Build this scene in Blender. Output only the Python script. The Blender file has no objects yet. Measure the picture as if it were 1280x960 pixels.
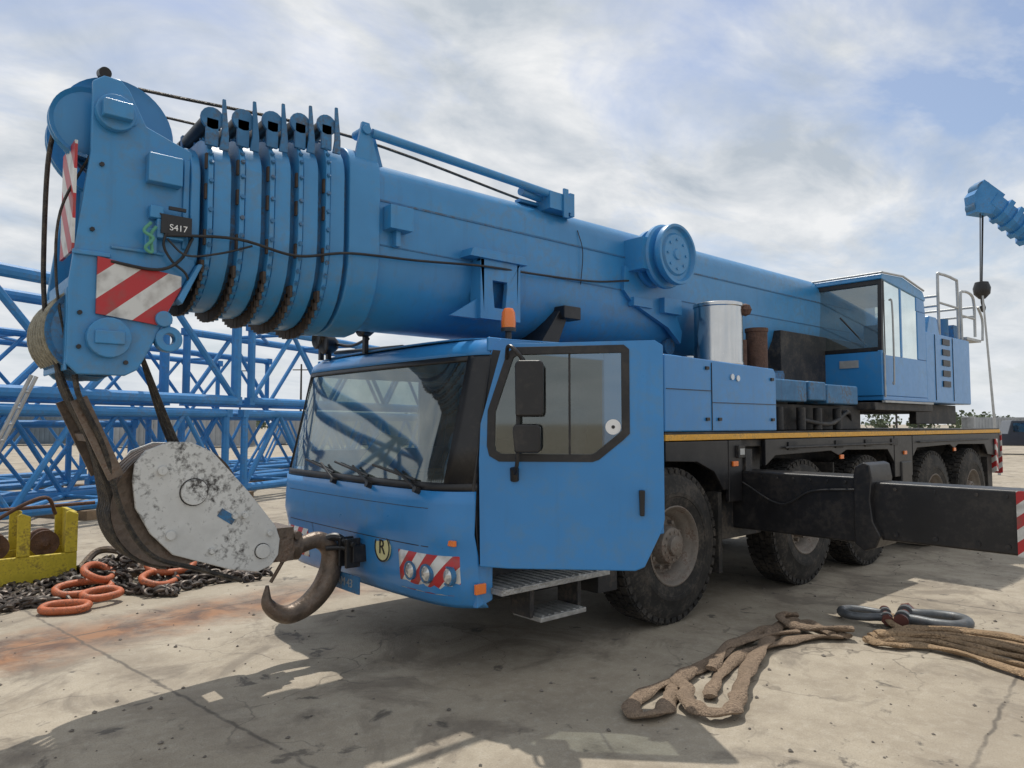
import bpy, math, random
from mathutils import Vector, Matrix, noise
random.seed(7)
S=bpy.context.scene
D=bpy.data
# ---------------------------------------------------------------- materials
def nt(m):
    m.use_nodes=True; n=m.node_tree; n.nodes.clear(); return n
def N(t,typ,**k):
    n=t.nodes.new(typ)
    for a,b in k.items():
        if a.startswith('i_'):
            n.inputs[a[2:].replace('_',' ')].default_value=b
        else: setattr(n,a,b)
    return n
def ramp(t,src,p0,p1,c0=(0,0,0,1),c1=(1,1,1,1)):
    r=N(t,'ShaderNodeValToRGB'); e=r.color_ramp.elements
    e[0].position=p0;e[1].position=p1;e[0].color=c0;e[1].color=c1
    t.links.new(src,r.inputs[0]); return r.outputs[0]
def math_(t,op,a,b=None,c=None):
    m=N(t,'ShaderNodeMath',operation=op)
    for i,x in enumerate((a,b,c)):
        if x is None: continue
        if isinstance(x,(int,float)): m.inputs[i].default_value=x
        else: t.links.new(x,m.inputs[i])
    return m.outputs[0]
def mixc(t,f,a,b,mode='MIX'):
    m=N(t,'ShaderNodeMix',data_type='RGBA',blend_type=mode)
    for i,x in ((0,f),(6,a),(7,b)):
        if isinstance(x,(int,float)): m.inputs[i].default_value=x
        elif isinstance(x,tuple): m.inputs[i].default_value=(x+(1,))[:4]
        else: t.links.new(x,m.inputs[i])
    return m.outputs[2]
def mat(name,base,rough=.5,metal=0,var=.15,dirt=None,damt=.3,scale=3,bump=.0,coat=0,bscale=30,dthr=.5,streak=0):
    m=D.materials.new(name); t=nt(m)
    o=N(t,'ShaderNodeOutputMaterial'); p=N(t,'ShaderNodeBsdfPrincipled')
    t.links.new(p.outputs[0],o.inputs[0])
    tc=N(t,'ShaderNodeTexCoord').outputs['Object']
    n1=N(t,'ShaderNodeTexNoise',i_Scale=scale,i_Detail=3,i_Roughness=.6); t.links.new(tc,n1.inputs[0])
    n2=N(t,'ShaderNodeTexNoise',i_Scale=scale*7,i_Detail=3,i_Roughness=.7); t.links.new(tc,n2.inputs[0])
    b=(base[0]*(1-var),base[1]*(1-var),base[2]*(1-var)); a=tuple(min(1,x*(1+var)) for x in base)
    c=mixc(t,ramp(t,n1.outputs[0],.3,.7),b,a)
    if dirt:
        f=math_(t,'MULTIPLY',n1.outputs[0],n2.outputs[0])
        f=ramp(t,f,dthr*.5,dthr*.5+.15)
        f=math_(t,'MULTIPLY',f,damt)
        c=mixc(t,f,c,dirt)
    if streak:
        mp=N(t,'ShaderNodeMapping'); mp.inputs['Scale'].default_value=(9,9,.7); t.links.new(tc,mp.inputs[0])
        n4=N(t,'ShaderNodeTexNoise',i_Scale=1.6,i_Detail=3,i_Roughness=.6); t.links.new(mp.outputs[0],n4.inputs[0])
        c=mixc(t,math_(t,'MULTIPLY',ramp(t,n4.outputs[0],.56,.74),streak),c,(base[0]*.9+.02,base[1]*.42,base[2]*.33))
    t.links.new(c,p.inputs['Base Color'])
    r=math_(t,'MULTIPLY_ADD',n2.outputs[0],.3,rough-.15); t.links.new(r,p.inputs['Roughness'])
    p.inputs['Metallic'].default_value=metal
    if coat: p.inputs['Coat Weight'].default_value=coat; p.inputs['Coat Roughness'].default_value=.2
    if bump:
        n3=N(t,'ShaderNodeTexNoise',i_Scale=bscale,i_Detail=2); t.links.new(tc,n3.inputs[0])
        bp=N(t,'ShaderNodeBump'); bp.inputs['Strength'].default_value=bump; bp.inputs['Distance'].default_value=.02
        t.links.new(n3.outputs[0],bp.inputs['Height']); t.links.new(bp.outputs[0],p.inputs['Normal'])
    return m
BLUE=mat('blue_paint',(.028,.220,.54),.34,var=.09,dirt=(.10,.21,.33),damt=.4,scale=1.3,coat=.35,dthr=.5,streak=.12)
BLUEB=mat('boom_blue_paint',(.038,.235,.50),.38,var=.12,dirt=(.11,.19,.27),damt=.5,scale=1.7,coat=.25,bump=.06,bscale=4,dthr=.47,streak=.22)
BLUED=mat('dirty_blue_paint',(.035,.17,.36),.55,var=.25,dirt=(.09,.09,.09),damt=.8,scale=4,dthr=.44,streak=.35)
LBLUE=mat('lattice_blue_paint',(.030,.21,.50),.5,var=.2,dirt=(.10,.13,.17),damt=.5,scale=2)
BLACK=mat('black_paint',(.012,.012,.014),.42,var=.3,dirt=(.07,.06,.05),damt=.35,scale=3)
CHAS=mat('chassis_dark',(.018,.019,.022),.6,var=.3,dirt=(.11,.09,.07),damt=.6,scale=4,dthr=.45)
RUB=mat('tyre_rubber',(.020,.019,.018),.85,var=.3,dirt=(.12,.10,.08),damt=.5,scale=5,dthr=.44)
RIM=mat('dusty_rim',(.20,.175,.15),.65,metal=.1,var=.25,dirt=(.10,.05,.03),damt=.7,scale=8,dthr=.47)
ROPE=mat('greasy_wire_rope',(.035,.032,.03),.5,metal=.3,var=.4,dirt=(.14,.11,.07),damt=.6,scale=20,bump=.5,bscale=120,dthr=.46)
ROPEL=mat('worn_wire_rope',(.26,.24,.18),.5,metal=.4,var=.35,scale=30,bump=.5,bscale=150)
WHT=mat('chipped_white_paint',(.62,.62,.60),.5,var=.12,dirt=(.035,.03,.028),damt=.95,scale=4,bump=.15,dthr=.56)
STEEL=mat('worn_steel',(.15,.115,.09),.45,metal=.45,var=.4,dirt=(.10,.05,.03),damt=.6,scale=9,bump=.3)
CHROME=mat('polished_steel',(.62,.61,.59),.2,metal=1,var=.05,scale=3)
RUST=mat('rusty_pipe',(.12,.065,.045),.75,metal=.2,var=.4,dirt=(.03,.02,.02),damt=.7,scale=9,bump=.4)
PADM=mat('greasy_pad',(.055,.04,.03),.7,var=.4,scale=14)
GREY=mat('galvanised_grey',(.42,.43,.43),.5,metal=.5,var=.15,scale=7)
ALU=mat('step_aluminium',(.38,.38,.37),.5,metal=.5,var=.25,scale=14,bump=.6,bscale=60)
YEL=mat('yellow_stripe',(.74,.38,.04),.5,var=.2,dirt=(.2,.15,.08),damt=.6,scale=5,dthr=.46)
YPAINT=mat('yellow_paint',(.56,.43,.03),.5,var=.2,dirt=(.14,.09,.03),damt=.75,scale=6,dthr=.48)
ORG=mat('orange_paint',(.52,.13,.045),.55,var=.3,dirt=(.10,.05,.03),damt=.85,scale=12,bump=.2,dthr=.43)
CHN=mat('chain_steel',(.08,.068,.06),.5,metal=.5,var=.5,dirt=(.12,.06,.03),damt=.6,scale=14)
SLING=mat('tan_webbing',(.38,.26,.155),.95,var=.3,dirt=(.12,.08,.05),damt=.7,scale=7,bump=1,bscale=80,dthr=.45)
SLING2=mat('worn_brown_webbing',(.27,.195,.135),.95,var=.3,dirt=(.10,.07,.05),damt=.7,scale=7,bump=1,bscale=80,dthr=.45)
INT=mat('cab_interior',(.085,.085,.085),.8,var=.2,scale=6)
SEAT=mat('seat_fabric',(.05,.055,.07),.9,var=.3,scale=20)
PAPER=mat('paper',(.75,.75,.62),.8,var=.05)
LAMP=mat('lamp_lens',(.55,.57,.58),.12,var=.1,metal=.6,coat=.8)
AMB=mat('amber_lens',(.80,.18,.02),.25,var=.1,coat=.6)
SIGNY=mat('sign_cream',(.60,.57,.30),.5,var=.06)
WHITE=mat('white_plastic',(.8,.8,.8),.4,var=.03)
BOXM=mat('container_blue_grey',(.12,.16,.2),.7,var=.3,scale=.6)
BOXM2=mat('container_grey',(.32,.34,.36),.7,var=.2,scale=.6)
LEAF=mat('distant_leaf',(.09,.115,.07),.9,var=.5,scale=.4)
STONE=mat('pebble',(.16,.14,.12),.9,var=.5,scale=3)
GREENT=mat('green_fabric',(.10,.32,.22),.8,var=.2)
def stripes(name,freq,au=0,av=1,az=1,ph=0):
    m=D.materials.new(name); t=nt(m)
    o=N(t,'ShaderNodeOutputMaterial'); p=N(t,'ShaderNodeBsdfPrincipled'); t.links.new(p.outputs[0],o.inputs[0])
    tc=N(t,'ShaderNodeTexCoord').outputs['Object']
    s=N(t,'ShaderNodeSeparateXYZ'); t.links.new(tc,s.inputs[0])
    a=math_(t,'MULTIPLY',s.outputs[0],au); b=math_(t,'MULTIPLY_ADD',s.outputs[1],av,a); c=math_(t,'MULTIPLY_ADD',s.outputs[2],az,b)
    c=math_(t,'MULTIPLY_ADD',c,freq,ph+100); f=math_(t,'FRACT',c); f=math_(t,'GREATER_THAN',f,.5)
    n=N(t,'ShaderNodeTexNoise',i_Scale=9,i_Detail=5); t.links.new(tc,n.inputs[0])
    col=mixc(t,f,(.45,.025,.03),(.64,.64,.62))
    col=mixc(t,math_(t,'MULTIPLY',ramp(t,n.outputs[0],.48,.72),.55),col,(.14,.11,.09))
    t.links.new(col,p.inputs['Base Color']); p.inputs['Roughness'].default_value=.4
    return m
STR_F=stripes('warning_stripe_front',5.2,0,1,.9)
STR_S=stripes('warning_stripe_side',3.1,1,0,-1.15,.42)
STR_H=stripes('warning_stripe_head',2.6,0,1.4,-1.3,.1)
STR_R=stripes('warning_stripe_rear',4.5,1,1,1.2)
def glass(name,tint,gl=.04,dust=.2,amp=1.3,base=.08):
    m=D.materials.new(name); t=nt(m)
    o=N(t,'ShaderNodeOutputMaterial'); tr=N(t,'ShaderNodeBsdfTransparent'); tr.inputs[0].default_value=tint+(1,)
    g=N(t,'ShaderNodeBsdfGlossy'); g.inputs['Roughness'].default_value=gl; g.inputs[0].default_value=(.85,.92,.9,1)
    df=N(t,'ShaderNodeBsdfDiffuse'); df.inputs[0].default_value=(.35,.35,.31,1)
    fr=N(t,'ShaderNodeFresnel'); fr.inputs[0].default_value=1.6
    f=math_(t,'MULTIPLY_ADD',fr.outputs[0],amp,base)
    ms=N(t,'ShaderNodeMixShader'); t.links.new(f,ms.inputs[0]); t.links.new(tr.outputs[0],ms.inputs[1]); t.links.new(g.outputs[0],ms.inputs[2])
    n=N(t,'ShaderNodeTexNoise',i_Scale=4,i_Detail=4); tc=N(t,'ShaderNodeTexCoord'); t.links.new(tc.outputs['Object'],n.inputs[0])
    d=math_(t,'MULTIPLY',ramp(t,n.outputs[0],.3,.8),dust)
    m2=N(t,'ShaderNodeMixShader'); t.links.new(d,m2.inputs[0]); t.links.new(ms.outputs[0],m2.inputs[1]); t.links.new(df.outputs[0],m2.inputs[2])
    t.links.new(m2.outputs[0],o.inputs[0]); return m
GLASS=glass('window_glass',(.50,.58,.56),dust=.20,amp=1.7,base=.10)
GLASSD=glass('tinted_side_glass',(.40,.47,.47),dust=.10,amp=1.6)
GLASSO=glass('operator_cab_window_glass',(.75,.82,.80),dust=.16,amp=1.8,base=.16)
# ---------------------------------------------------------------- builder
def empty(name,loc):
    e=D.objects.new(name,None); e.location=loc; e.empty_display_size=.3; S.collection.objects.link(e); return e
def catmull(pts,n=8):
    P=[Vector(p) for p in pts]; 
    if len(P)<3: return P
    P=[P[0]*2-P[1]]+P+[P[-1]*2-P[-2]]; out=[]
    for i in range(1,len(P)-2):
        a,b,c,d=P[i-1:i+3]
        for k in range(n):
            t=k/n; out.append(.5*((2*b)+(-a+c)*t+(2*a-5*b+4*c-d)*t*t+(-a+3*b-3*c+d)*t**3))
    out.append(P[-2]); return out
class B:
    def __init__(s): s.v=[];s.f=[]
    def add(s,vs,fs):
        o=len(s.v); s.v+= [Vector(v) for v in vs]; s.f+=[tuple(i+o for i in f) for f in fs]
    def box(s,x0,x1,y0,y1,z0,z1,M=None):
        vs=[Vector((x,y,z)) for x in (x0,x1) for y in (y0,y1) for z in (z0,z1)]
        if M: vs=[M@v for v in vs]
        s.add(vs,[(0,1,3,2),(4,6,7,5),(0,4,5,1),(2,3,7,6),(0,2,6,4),(1,5,7,3)]); return s
    def prism(s,pts,a0,a1,f=None):
        f=f or (lambda u,z,a:(u,a,z)); n=len(pts)
        vs=[f(p[0],p[1],a0) for p in pts]+[f(p[0],p[1],a1) for p in pts]
        s.add(vs,[tuple(range(n))]+[tuple(range(2*n-1,n-1,-1))]+[(i,i+n,(i+1)%n+n,(i+1)%n) for i in range(n)]); return s
    def ring(s,outer,inner,a0,a1,f=None):
        f=f or (lambda u,z,a:(u,a,z)); n=len(outer)
        vs=[f(p[0],p[1],a) for a in (a0,a1) for L in (outer,inner) for p in L]
        fs=[]
        for i in range(n):
            j=(i+1)%n
            fs+=[(i,j,j+n,i+n),(i+2*n,i+3*n,j+3*n,j+2*n),(i,i+2*n,j+2*n,j),(i+n,j+n,j+3*n,i+3*n)]
        s.add(vs,fs); return s
    def cyl(s,p0,p1,r,r2=None,n=20,caps=True):
        p0=Vector(p0);p1=Vector(p1);r2=r if r2 is None else r2
        d=(p1-p0).normalized(); a=d.orthogonal().normalized(); b=d.cross(a); vs=[]
        for p,rr in((p0,r),(p1,r2)):
            for i in range(n):
                t=2*math.pi*i/n; vs.append(p+(a*math.cos(t)+b*math.sin(t))*rr)
        fs=[(i,(i+1)%n,(i+1)%n+n,i+n) for i in range(n)]
        if caps: fs+=[tuple(range(n-1,-1,-1)),tuple(range(n,2*n))]
        s.add(vs,fs); return s
    def tube(s,pts,r,n=8,sub=6,flat=1.0,twist=0):
        P=catmull(pts,sub) if sub>1 else [Vector(p) for p in pts]
        m=len(P); R=r if isinstance(r,(list,tuple)) else None
        vs=[]; up=Vector((0,0,1))
        prev=None
        for i,p in enumerate(P):
            d=(P[min(i+1,m-1)]-P[max(i-1,0)]).normalized()
            if flat!=1.0:
                a=d.cross(up); a=a.normalized() if a.length>.05 else (prev or Vector((1,0,0)))
            else:
                a=prev-d*prev.dot(d) if prev else d.orthogonal()
                a.normalize()
            prev=a.copy(); b=d.cross(a)
            if twist:
                th=twist*math.sin(i*.35)+.4*twist*math.sin(i*.13+1); a,b=a*math.cos(th)+b*math.sin(th),b*math.cos(th)-a*math.sin(th)
            if R:
                x=i/(m-1)*(len(R)-1); k=min(int(x),len(R)-2); rr=R[k]+(R[k+1]-R[k])*(x-k)
            else: rr=r
            if flat!=1.0: rr*=1+.12*math.sin(i*.9)+.08*math.sin(i*.41+2)
            for j in range(n):
                t=2*math.pi*j/n; vs.append(p+a*math.cos(t)*rr+b*math.sin(t)*rr*flat)
        fs=[(i*n+j,i*n+(j+1)%n,(i+1)*n+(j+1)%n,(i+1)*n+j) for i in range(m-1) for j in range(n)]
        fs+=[tuple(range(n-1,-1,-1)),tuple(range((m-1)*n,m*n))]
        s.add(vs,fs); return s
    def lathe(s,prof,c,ax='y',n=40,M=None):
        c=Vector(c); vs=[]
        for r,a in prof:
            for i in range(n):
                t=2*math.pi*i/n; x,y=r*math.cos(t),r*math.sin(t)
                v=Vector((x,a,y)) if ax=='y' else (Vector((x,y,a)) if ax=='z' else Vector((a,x,y)))
                if M: v=M@v
                vs.append(v+c)
        k=len(prof)
        s.add(vs,[(i*n+j,(i+1)*n+j,(i+1)*n+(j+1)%n,i*n+(j+1)%n) for i in range(k-1) for j in range(n)]); return s
    def grid(s,us,vs_,f):
        o=[f(a,b) for a in us for b in vs_]; n=len(vs_)
        s.add(o,[(i*n+j,(i+1)*n+j,(i+1)*n+j+1,i*n+j+1) for i in range(len(us)-1) for j in range(n-1)]); return s
    def obj(s,name,m,parent=None,bevel=0,ang=35,solid=0):
        me=D.meshes.new(name); me.from_pydata([tuple(v) for v in s.v],[],s.f); me.materials.append(m)
        import bmesh
        bm=bmesh.new(); bm.from_mesh(me); bmesh.ops.recalc_face_normals(bm,faces=bm.faces); bm.to_mesh(me); bm.free()
        for p in me.polygons: p.use_smooth=True
        me.set_sharp_from_angle(angle=math.radians(ang))
        o=D.objects.new(name,me); S.collection.objects.link(o)
        if parent: o.parent=parent; o.matrix_parent_inverse=Matrix.Translation(-parent.location)
        if solid:
            q=o.modifiers.new('solid','SOLIDIFY'); q.thickness=solid; q.offset=0
        if bevel:
            q=o.modifiers.new('bev','BEVEL'); q.width=bevel; q.segments=2; q.limit_method='ANGLE'; q.angle_limit=math.radians(40); q.harden_normals=True
        return o
def lerp(a,b,t): return a+(b-a)*t
def interp(x,xs,ys):
    if x<=xs[0]: return ys[0]
    for i in range(len(xs)-1):
        if x<=xs[i+1]: return lerp(ys[i],ys[i+1],(x-xs[i])/(xs[i+1]-xs[i]))
    return ys[-1]
def text(body,size,loc,rot,m,parent,name,ext=.002):
    c=D.curves.new(name,'FONT'); c.body=body; c.size=size; c.extrude=ext; c.align_x='CENTER'; c.align_y='CENTER'
    c.materials.append(m); o=D.objects.new(name,c); o.location=loc; o.rotation_euler=rot; S.collection.objects.link(o)
    o.parent=parent; o.matrix_parent_inverse=Matrix.Translation(-parent.location); return o
# ================================================================ CRANE
C=empty('mobile_crane',(2.5,1.32,0))
W=2.64
tb=B(); tb.lathe([(.335,.04),(.35,.005),(.40,-.008),(.43,-.010),(.435,-.016),(.47,-.016),(.475,-.012),(.56,-.002),(.61,.018),(.64,.040),(.664,.058),(.664,.322),(.64,.34),(.61,.362),(.56,.38),(.36,.38),(.335,.35)],(0,0,0),n=64)
for i in range(46):
    for j,(y0,y1) in enumerate(((.042,.115),(.125,.185),(.195,.255),(.265,.338))):
        M=Matrix.Rotation(2*math.pi*(i+.5*(j%2))/46,4,'Y'); tb.box(-.036,.036,y0,y1,.65,.682,M)
    M=Matrix.Rotation(2*math.pi*i/46,4,'Y'); tb.box(-.030,.030,.026,.05,.625,.668,M)
tyre_o=tb.obj('tyre_1',RUB,C)
rb=B(); rb.lathe([(.345,.035),(.352,.0),(.342,-.004),(.325,.01),(.318,.035),(.305,.055),(.285,.07),(.262,.12),(.25,.145),(.235,.15),(.175,.125),(.165,.07),(.155,.03),(.14,.02),(.09,.015),(.085,-.015),(.07,-.025),(0.001,-.026)],(0,0,0),n=40)
for i in range(10):
    a=2*math.pi*i/10; x,z=.208*math.cos(a),.208*math.sin(a); rb.cyl((x,.14,z),(x,.09,z),.019,n=6)
for i in range(12):
    a=2*math.pi*i/12; x,z=.12*math.cos(a),.12*math.sin(a); rb.cyl((x,.03,z),(x,.008,z),.012,n=6)
rim_o=rb.obj('rim_1',RIM,C)
k=1
AX=[0,2.38,4.03,6.25,7.9]
for x in AX:
    for side in (0,1):
        for src,nm in((tyre_o,'tyre'),(rim_o,'rim')):
            if k==1: o=src
            else:
                o=D.objects.new(f'{nm}_{k}',src.data); S.collection.objects.link(o); o.parent=C; o.matrix_parent_inverse=Matrix.Translation(-C.location)
            o.location=(x,0.0 if side==0 else W,.680)
            o.rotation_euler=(0,.13*k,math.pi*side)
        k+=1
ax=B()
for x in AX: ax.cyl((x,.2,.68),(x,W-.2,.68),.11); ax.cyl((x,1.1,.68),(x,1.5,.68),.26); ax.box(x-.12,x+.12,.4,.6,.7,1.1); ax.box(x-.12,x+.12,W-.6,W-.4,.7,1.1)
ax.obj('axles',CHAS,C)
ch=B()
ch.box(-.1,9.3,.62,W-.62,.82,1.5)
ch.box(-2.2,-.1,.5,W-.5,.55,.95)
ch.box(-.12,9.35,.05,W-.05,1.52,1.597)
for a,b in((.9,1.65),(4.85,5.45),(8.65,9.3)):
    ch.box(a,b,.12,W-.12,.62,1.515)
ch.obj('chassis_frame',CHAS,C,bevel=.012)
def fender(y0,y1,nm):
    b=B()
    b.prism([(-.12,1.592),(-.12,1.42),(.35,1.40),(.62,1.30),(.78,1.12),(.86,1.12),(.86,1.592)],y0,y1)
    b.prism([(.87,1.592),(.87,1.0),(1.1,1.0),(1.1,1.592)],y0,y1)
    b.prism([(1.55,1.592),(1.55,1.32),(1.75,1.42),(3.0,1.44),(3.2,1.38),(3.4,1.44),(4.6,1.42),(4.8,1.25),(4.8,1.592)],y0,y1)
    b.prism([(4.82,1.592),(4.82,1.05),(5.42,1.05),(5.42,1.592)],y0,y1)
    b.prism([(5.44,1.592),(5.44,1.3),(5.6,1.42),(6.9,1.44),(7.07,1.38),(7.25,1.44),(8.5,1.42),(8.66,1.25),(9.35,1.2),(9.35,1.592)],y0,y1)
    b.obj(nm,BLACK,C,bevel=.008)
fender(.0,.05,'near_fender'); fender(W-.05,W,'far_fender')
B().box(-.125,9.36,-.004,W+.004,1.60,1.655).obj('yellow_deck_stripe',YEL,C,bevel=.006)
B().box(-.12,9.35,.01,W-.01,1.656,1.675).obj('deck_plate',CHAS,C)
fl=B()
fl.box(.72,.78,.03,.42,.34,1.1); fl.box(3.1,3.13,.03,.42,.4,1.3); fl.box(8.72,8.76,.03,.42,.4,1.2)
fl.obj('mud_flaps',RUB,C)
sm=B()
for x in(.92,3.2,5.1,7.0): sm.box(x,x+.09,-.02,0,1.34,1.39)
sm.obj('side_markers',AMB,C,bevel=.004)
sm=B(); sm.box(1.0,1.12,-.03,.02,1.42,1.54); sm.box(1.14,1.26,-.02,.02,1.2,1.5)
for x in(2.0,3.1,3.9,4.7): sm.box(x,x+.2,-.015,.0,1.47,1.56)
sm.cyl((1.9,-.03,1.50),(4.7,-.03,1.50),.012); sm.cyl((5.6,-.03,1.50),(8.6,-.03,1.50),.012)
sm.obj('valve_boxes',CHAS,C,bevel=.006)
sm=B(); sm.box(1.02,1.10,-.034,-.03,1.45,1.51); sm.obj('socket_plate',GREY,C)
B().box(9.36,9.38,-.02,.32,.9,1.62).box(9.0,9.1,-.03,-.01,.95,1.5).obj('rear_warning_board',STR_R,C)
ob=B()
ob.box(1.12,1.50,-1.16,W-.05,.72,1.29)
ob.box(5.0,5.35,-.02,.1,.72,1.25)
ob.obj('outrigger_box',BLACK,C,bevel=.02)
ob=B(); ob.prism([(-1.24,1.28),(-1.22,1.40),(-1.17,1.42),(-1.10,1.38),(-1.08,1.30),(-1.08,.72),(-1.16,.66),(-1.26,.70),(-1.30,.80),(-1.24,.92),(-1.22,1.1)],1.09,1.53,lambda u,z,a:(a,u,z)); ob.obj('outrigger_collar',BLACK,C,bevel=.012)
ob=B(); ob.box(1.16,1.46,-2.45,-1.16,.76,1.25)
ob.cyl((1.31,-2.62,.5),(1.31,-2.62,1.42),.11); ob.box(1.14,1.48,-2.80,-2.44,.72,1.3)
ob.cyl((1.31,-2.62,.1),(1.31,-2.62,.5),.07); ob.cyl((1.31,-2.62,.02),(1.31,-2.62,.1),.28)
ob.obj('outrigger_beam',BLACK,C,bevel=.02)
bo=B()
for i in range(6): bo.cyl((1.116,-.2-.16*i,1.24),(1.105,-.2-.16*i,1.24),.012,n=8)
for y in(-1.4,-1.7,-2.0,-2.2): bo.cyl((1.156,y,.82),(1.147,y,.82),.02,n=8); bo.cyl((1.156,y,1.2),(1.147,y,1.2),.014,n=8)
bo.tube([(1.10,.0,1.18),(1.09,-.4,1.0),(1.10,-.7,1.14),(1.1,-1.1,1.18)],.009)
bo.obj('outrigger_bolts',CHAS,C)
B().box(1.118,1.132,-2.76,-2.27,.76,1.25).obj('outrigger_end_board',STR_R,C)
# ---- driver cab
def U(v,z):
    t=(v-W/2)/(W/2)
    b=interp(z,[.5,.6,.85,1.0,1.3,2.22,2.30,2.36],[-2.38,-2.45,-2.47,-2.505,-2.49,-2.24,-2.205,-2.12])
    c=interp(z,[.5,1.3,2.3],[.20,.20,.08]); q=interp(z,[.5,1.3,2.3],[.06,.06,.05])
    if t>0: c*=.5; q*=.2
    return b+q*t*t+c*abs(t)**12
tv=[-1,-.995,-.985,-.97,-.95,-.92,-.88,-.82,-.74,-.6,-.4,-.2,0,.2,.4,.6,.74,.82,.88,.92,.95,.97,.985,.995,1]
VS=[W/2*(1+t) for t in tv]
def patch(v0,v1,z0,z1,off,m,name,n=8,nz=3,bev=0,sol=.006):
    b=B(); b.grid([lerp(v0,v1,i/n) for i in range(n+1)],[lerp(z0,z1,i/nz) for i in range(nz+1)],lambda v,z:(U(v,z)-off,v,z))
    return b.obj(name,m,C,solid=sol)
B().grid(VS,[.50,.53,.6,.72,.85,.93,1.0,1.1,1.2,1.29],lambda v,z:(U(v,z),v,z)).obj('cab_front_panel',BLUE,C,solid=.02,ang=50)
B().grid(VS,[1.29,1.32,1.345],lambda v,z:(U(v,z)+.012,v,z)).obj('windscreen_lower_trim',BLACK,C,solid=.02)
va=[v for v in VS if v<=.235]; B().grid(va,[1.345,1.6,1.9,2.2,2.235],lambda v,z:(U(v,z)+.004,v,z)).obj('a_pillar_trim',BLACK,C,solid=.012)
va=[v for v in VS if v>=W-.09]; B().grid(va,[1.345,1.6,1.9,2.2,2.235],lambda v,z:(U(v,z)+.004,v,z)).obj('a_pillar_trim_far',BLACK,C,solid=.012)
patch(.16,W-.07,2.195,2.235,-.002,BLACK,'windscreen_header',16)
patch(.15,W-.06,1.34,2.21,-.012,GLASS,'windscreen',20,8,sol=0)
B().grid(VS,[2.235,2.27,2.30,2.33,2.35],lambda v,z:(U(v,z),v,z)).obj('roof_front_edge',BLUE,C,solid=.012,ang=60)
def RF(s,v):
    t=abs((v-W/2)/(W/2)); u=lerp(U(v,2.35),-.15,s); z=2.35+.05*s+.03*(1-t**4); return (u,v,z)
B().grid([0,.02,.1,.3,.6,.9,1],VS,RF).obj('cab_roof',BLUE,C,solid=.012,ang=50)
cb=B()
cb.box(-.92,-.15,.0,.03,.80,2.36); cb.box(-2.12,-.92,.0,.03,2.26,2.36)
cb.box(-.18,-.15,.03,W-.03,.8,2.38)
cb.box(-2.25,-.15,W-.03,W,.7,1.5); cb.box(-2.12,-.15,W-.03,W,2.2,2.36); cb.box(-.95,-.15,W-.03,W,1.5,2.2)
cb.obj('cab_body',BLUE,C,bevel=.01)
cb=B(); cb.prism([(-2.2,.78),(-2.08,.78),(-2.08,1.3),(-1.98,2.28),(-2.1,2.28),(-2.26,1.3)],.0,.05); cb.prism([(-2.34,1.35),(-2.24,1.35),(-2.06,2.28),(-2.16,2.28)],W-.05,W); cb.obj('door_frame_pillars',BLACK,C,bevel=.01)
gl=B(); gl.add([(-2.28,W-.02,1.5),(-.95,W-.02,1.5),(-.95,W-.02,2.2),(-2.1,W-.02,2.2)],[(0,1,2,3)]); gl.obj('far_door_glass',GLASS,C)
it=B(); it.box(-2.2,-.2,.05,W-.04,.9,.96); it.box(-2.40,-2.0,.16,W-.16,1.0,1.30); it.box(-.25,-.185,.04,W-.04,.96,2.34)
it.box(-2.05,-.2,.06,W-.06,2.30,2.33); it.box(-2.1,-1.6,1.0,1.5,.96,1.32); it.obj('cab_interior',INT,C,bevel=.02)
se=B()
for y in(.35,1.75):
    se.box(-1.35,-.8,y,y+.52,1.15,1.30); M=Matrix.Translation((-.85,0,1.28))@Matrix.Rotation(.15,4,'Y'); se.box(-.08,.06,y,y+.52,0,.62,M); se.box(-.05,.05,y+.12,y+.40,.66,.86,M); se.box(-1.2,-.95,y+.1,y+.42,.96,1.15)
se.obj('cab_seats',SEAT,C,bevel=.04)
sw=B(); ang=[2*math.pi*i/24 for i in range(25)]
sw.tube([(-1.86+.1*math.sin(a),.61+.24*math.cos(a),1.47+.21*math.sin(a)) for a in ang],.018,sub=1)
sw.cyl((-2.0,.61,1.28),(-1.86,.61,1.47),.03); sw.cyl((-1.86,.39,1.47),(-1.86,.83,1.47),.015); sw.obj('steering_wheel',BLACK,C)
pp=B(); M=Matrix.Translation((-2.34,.98,1.40))@Matrix.Rotation(-.85,4,'Y')@Matrix.Rotation(.25,4,'X'); pp.box(0,.30,0,.32,0,.004,M)
M=Matrix.Translation((-2.36,1.30,1.31)); pp.box(0,.2,.1,.4,0,.004,M); pp.obj('documents',PAPER,C)
wp=B()
for v0 in(.35,.95,1.5):
    wp.cyl((U(v0,1.30)-.03,v0,1.30),(U(v0+.3,1.42)-.025,v0+.3,1.42),.010,n=8)
    wp.cyl((U(v0,1.36)-.02,v0+.05,1.355),(U(v0+.6,1.45)-.02,v0+.62,1.44),.010,n=8)
    wp.cyl((U(v0,1.3)+.0,v0,1.28),(U(v0,1.3)-.05,v0,1.30),.022,n=10)
wp.obj('wipers',BLACK,C)
patch(.03,.60,.585,.855,.010,STR_F,'stripe_panel_near',14)
patch(W-.6,W-.03,.60,.84,.010,STR_F,'stripe_panel_far',14)
hl=B();hr=B()
for v in(.13,.30,.47,W-.47,W-.30,W-.13):
    u=U(v,.72)-.012
    hl.lathe([(.001,-.024),(.03,-.022),(.052,-.012),(.055,.0)],(u,v,.72),'x',n=20)
    hr.lathe([(.053,-.0),(.055,-.014),(.066,-.014),(.068,.02)],(u,v,.72),'x',n=24)
hl.obj('headlamp_lenses',LAMP,C); hr.obj('headlamp_rings',BLUED,C)
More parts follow.
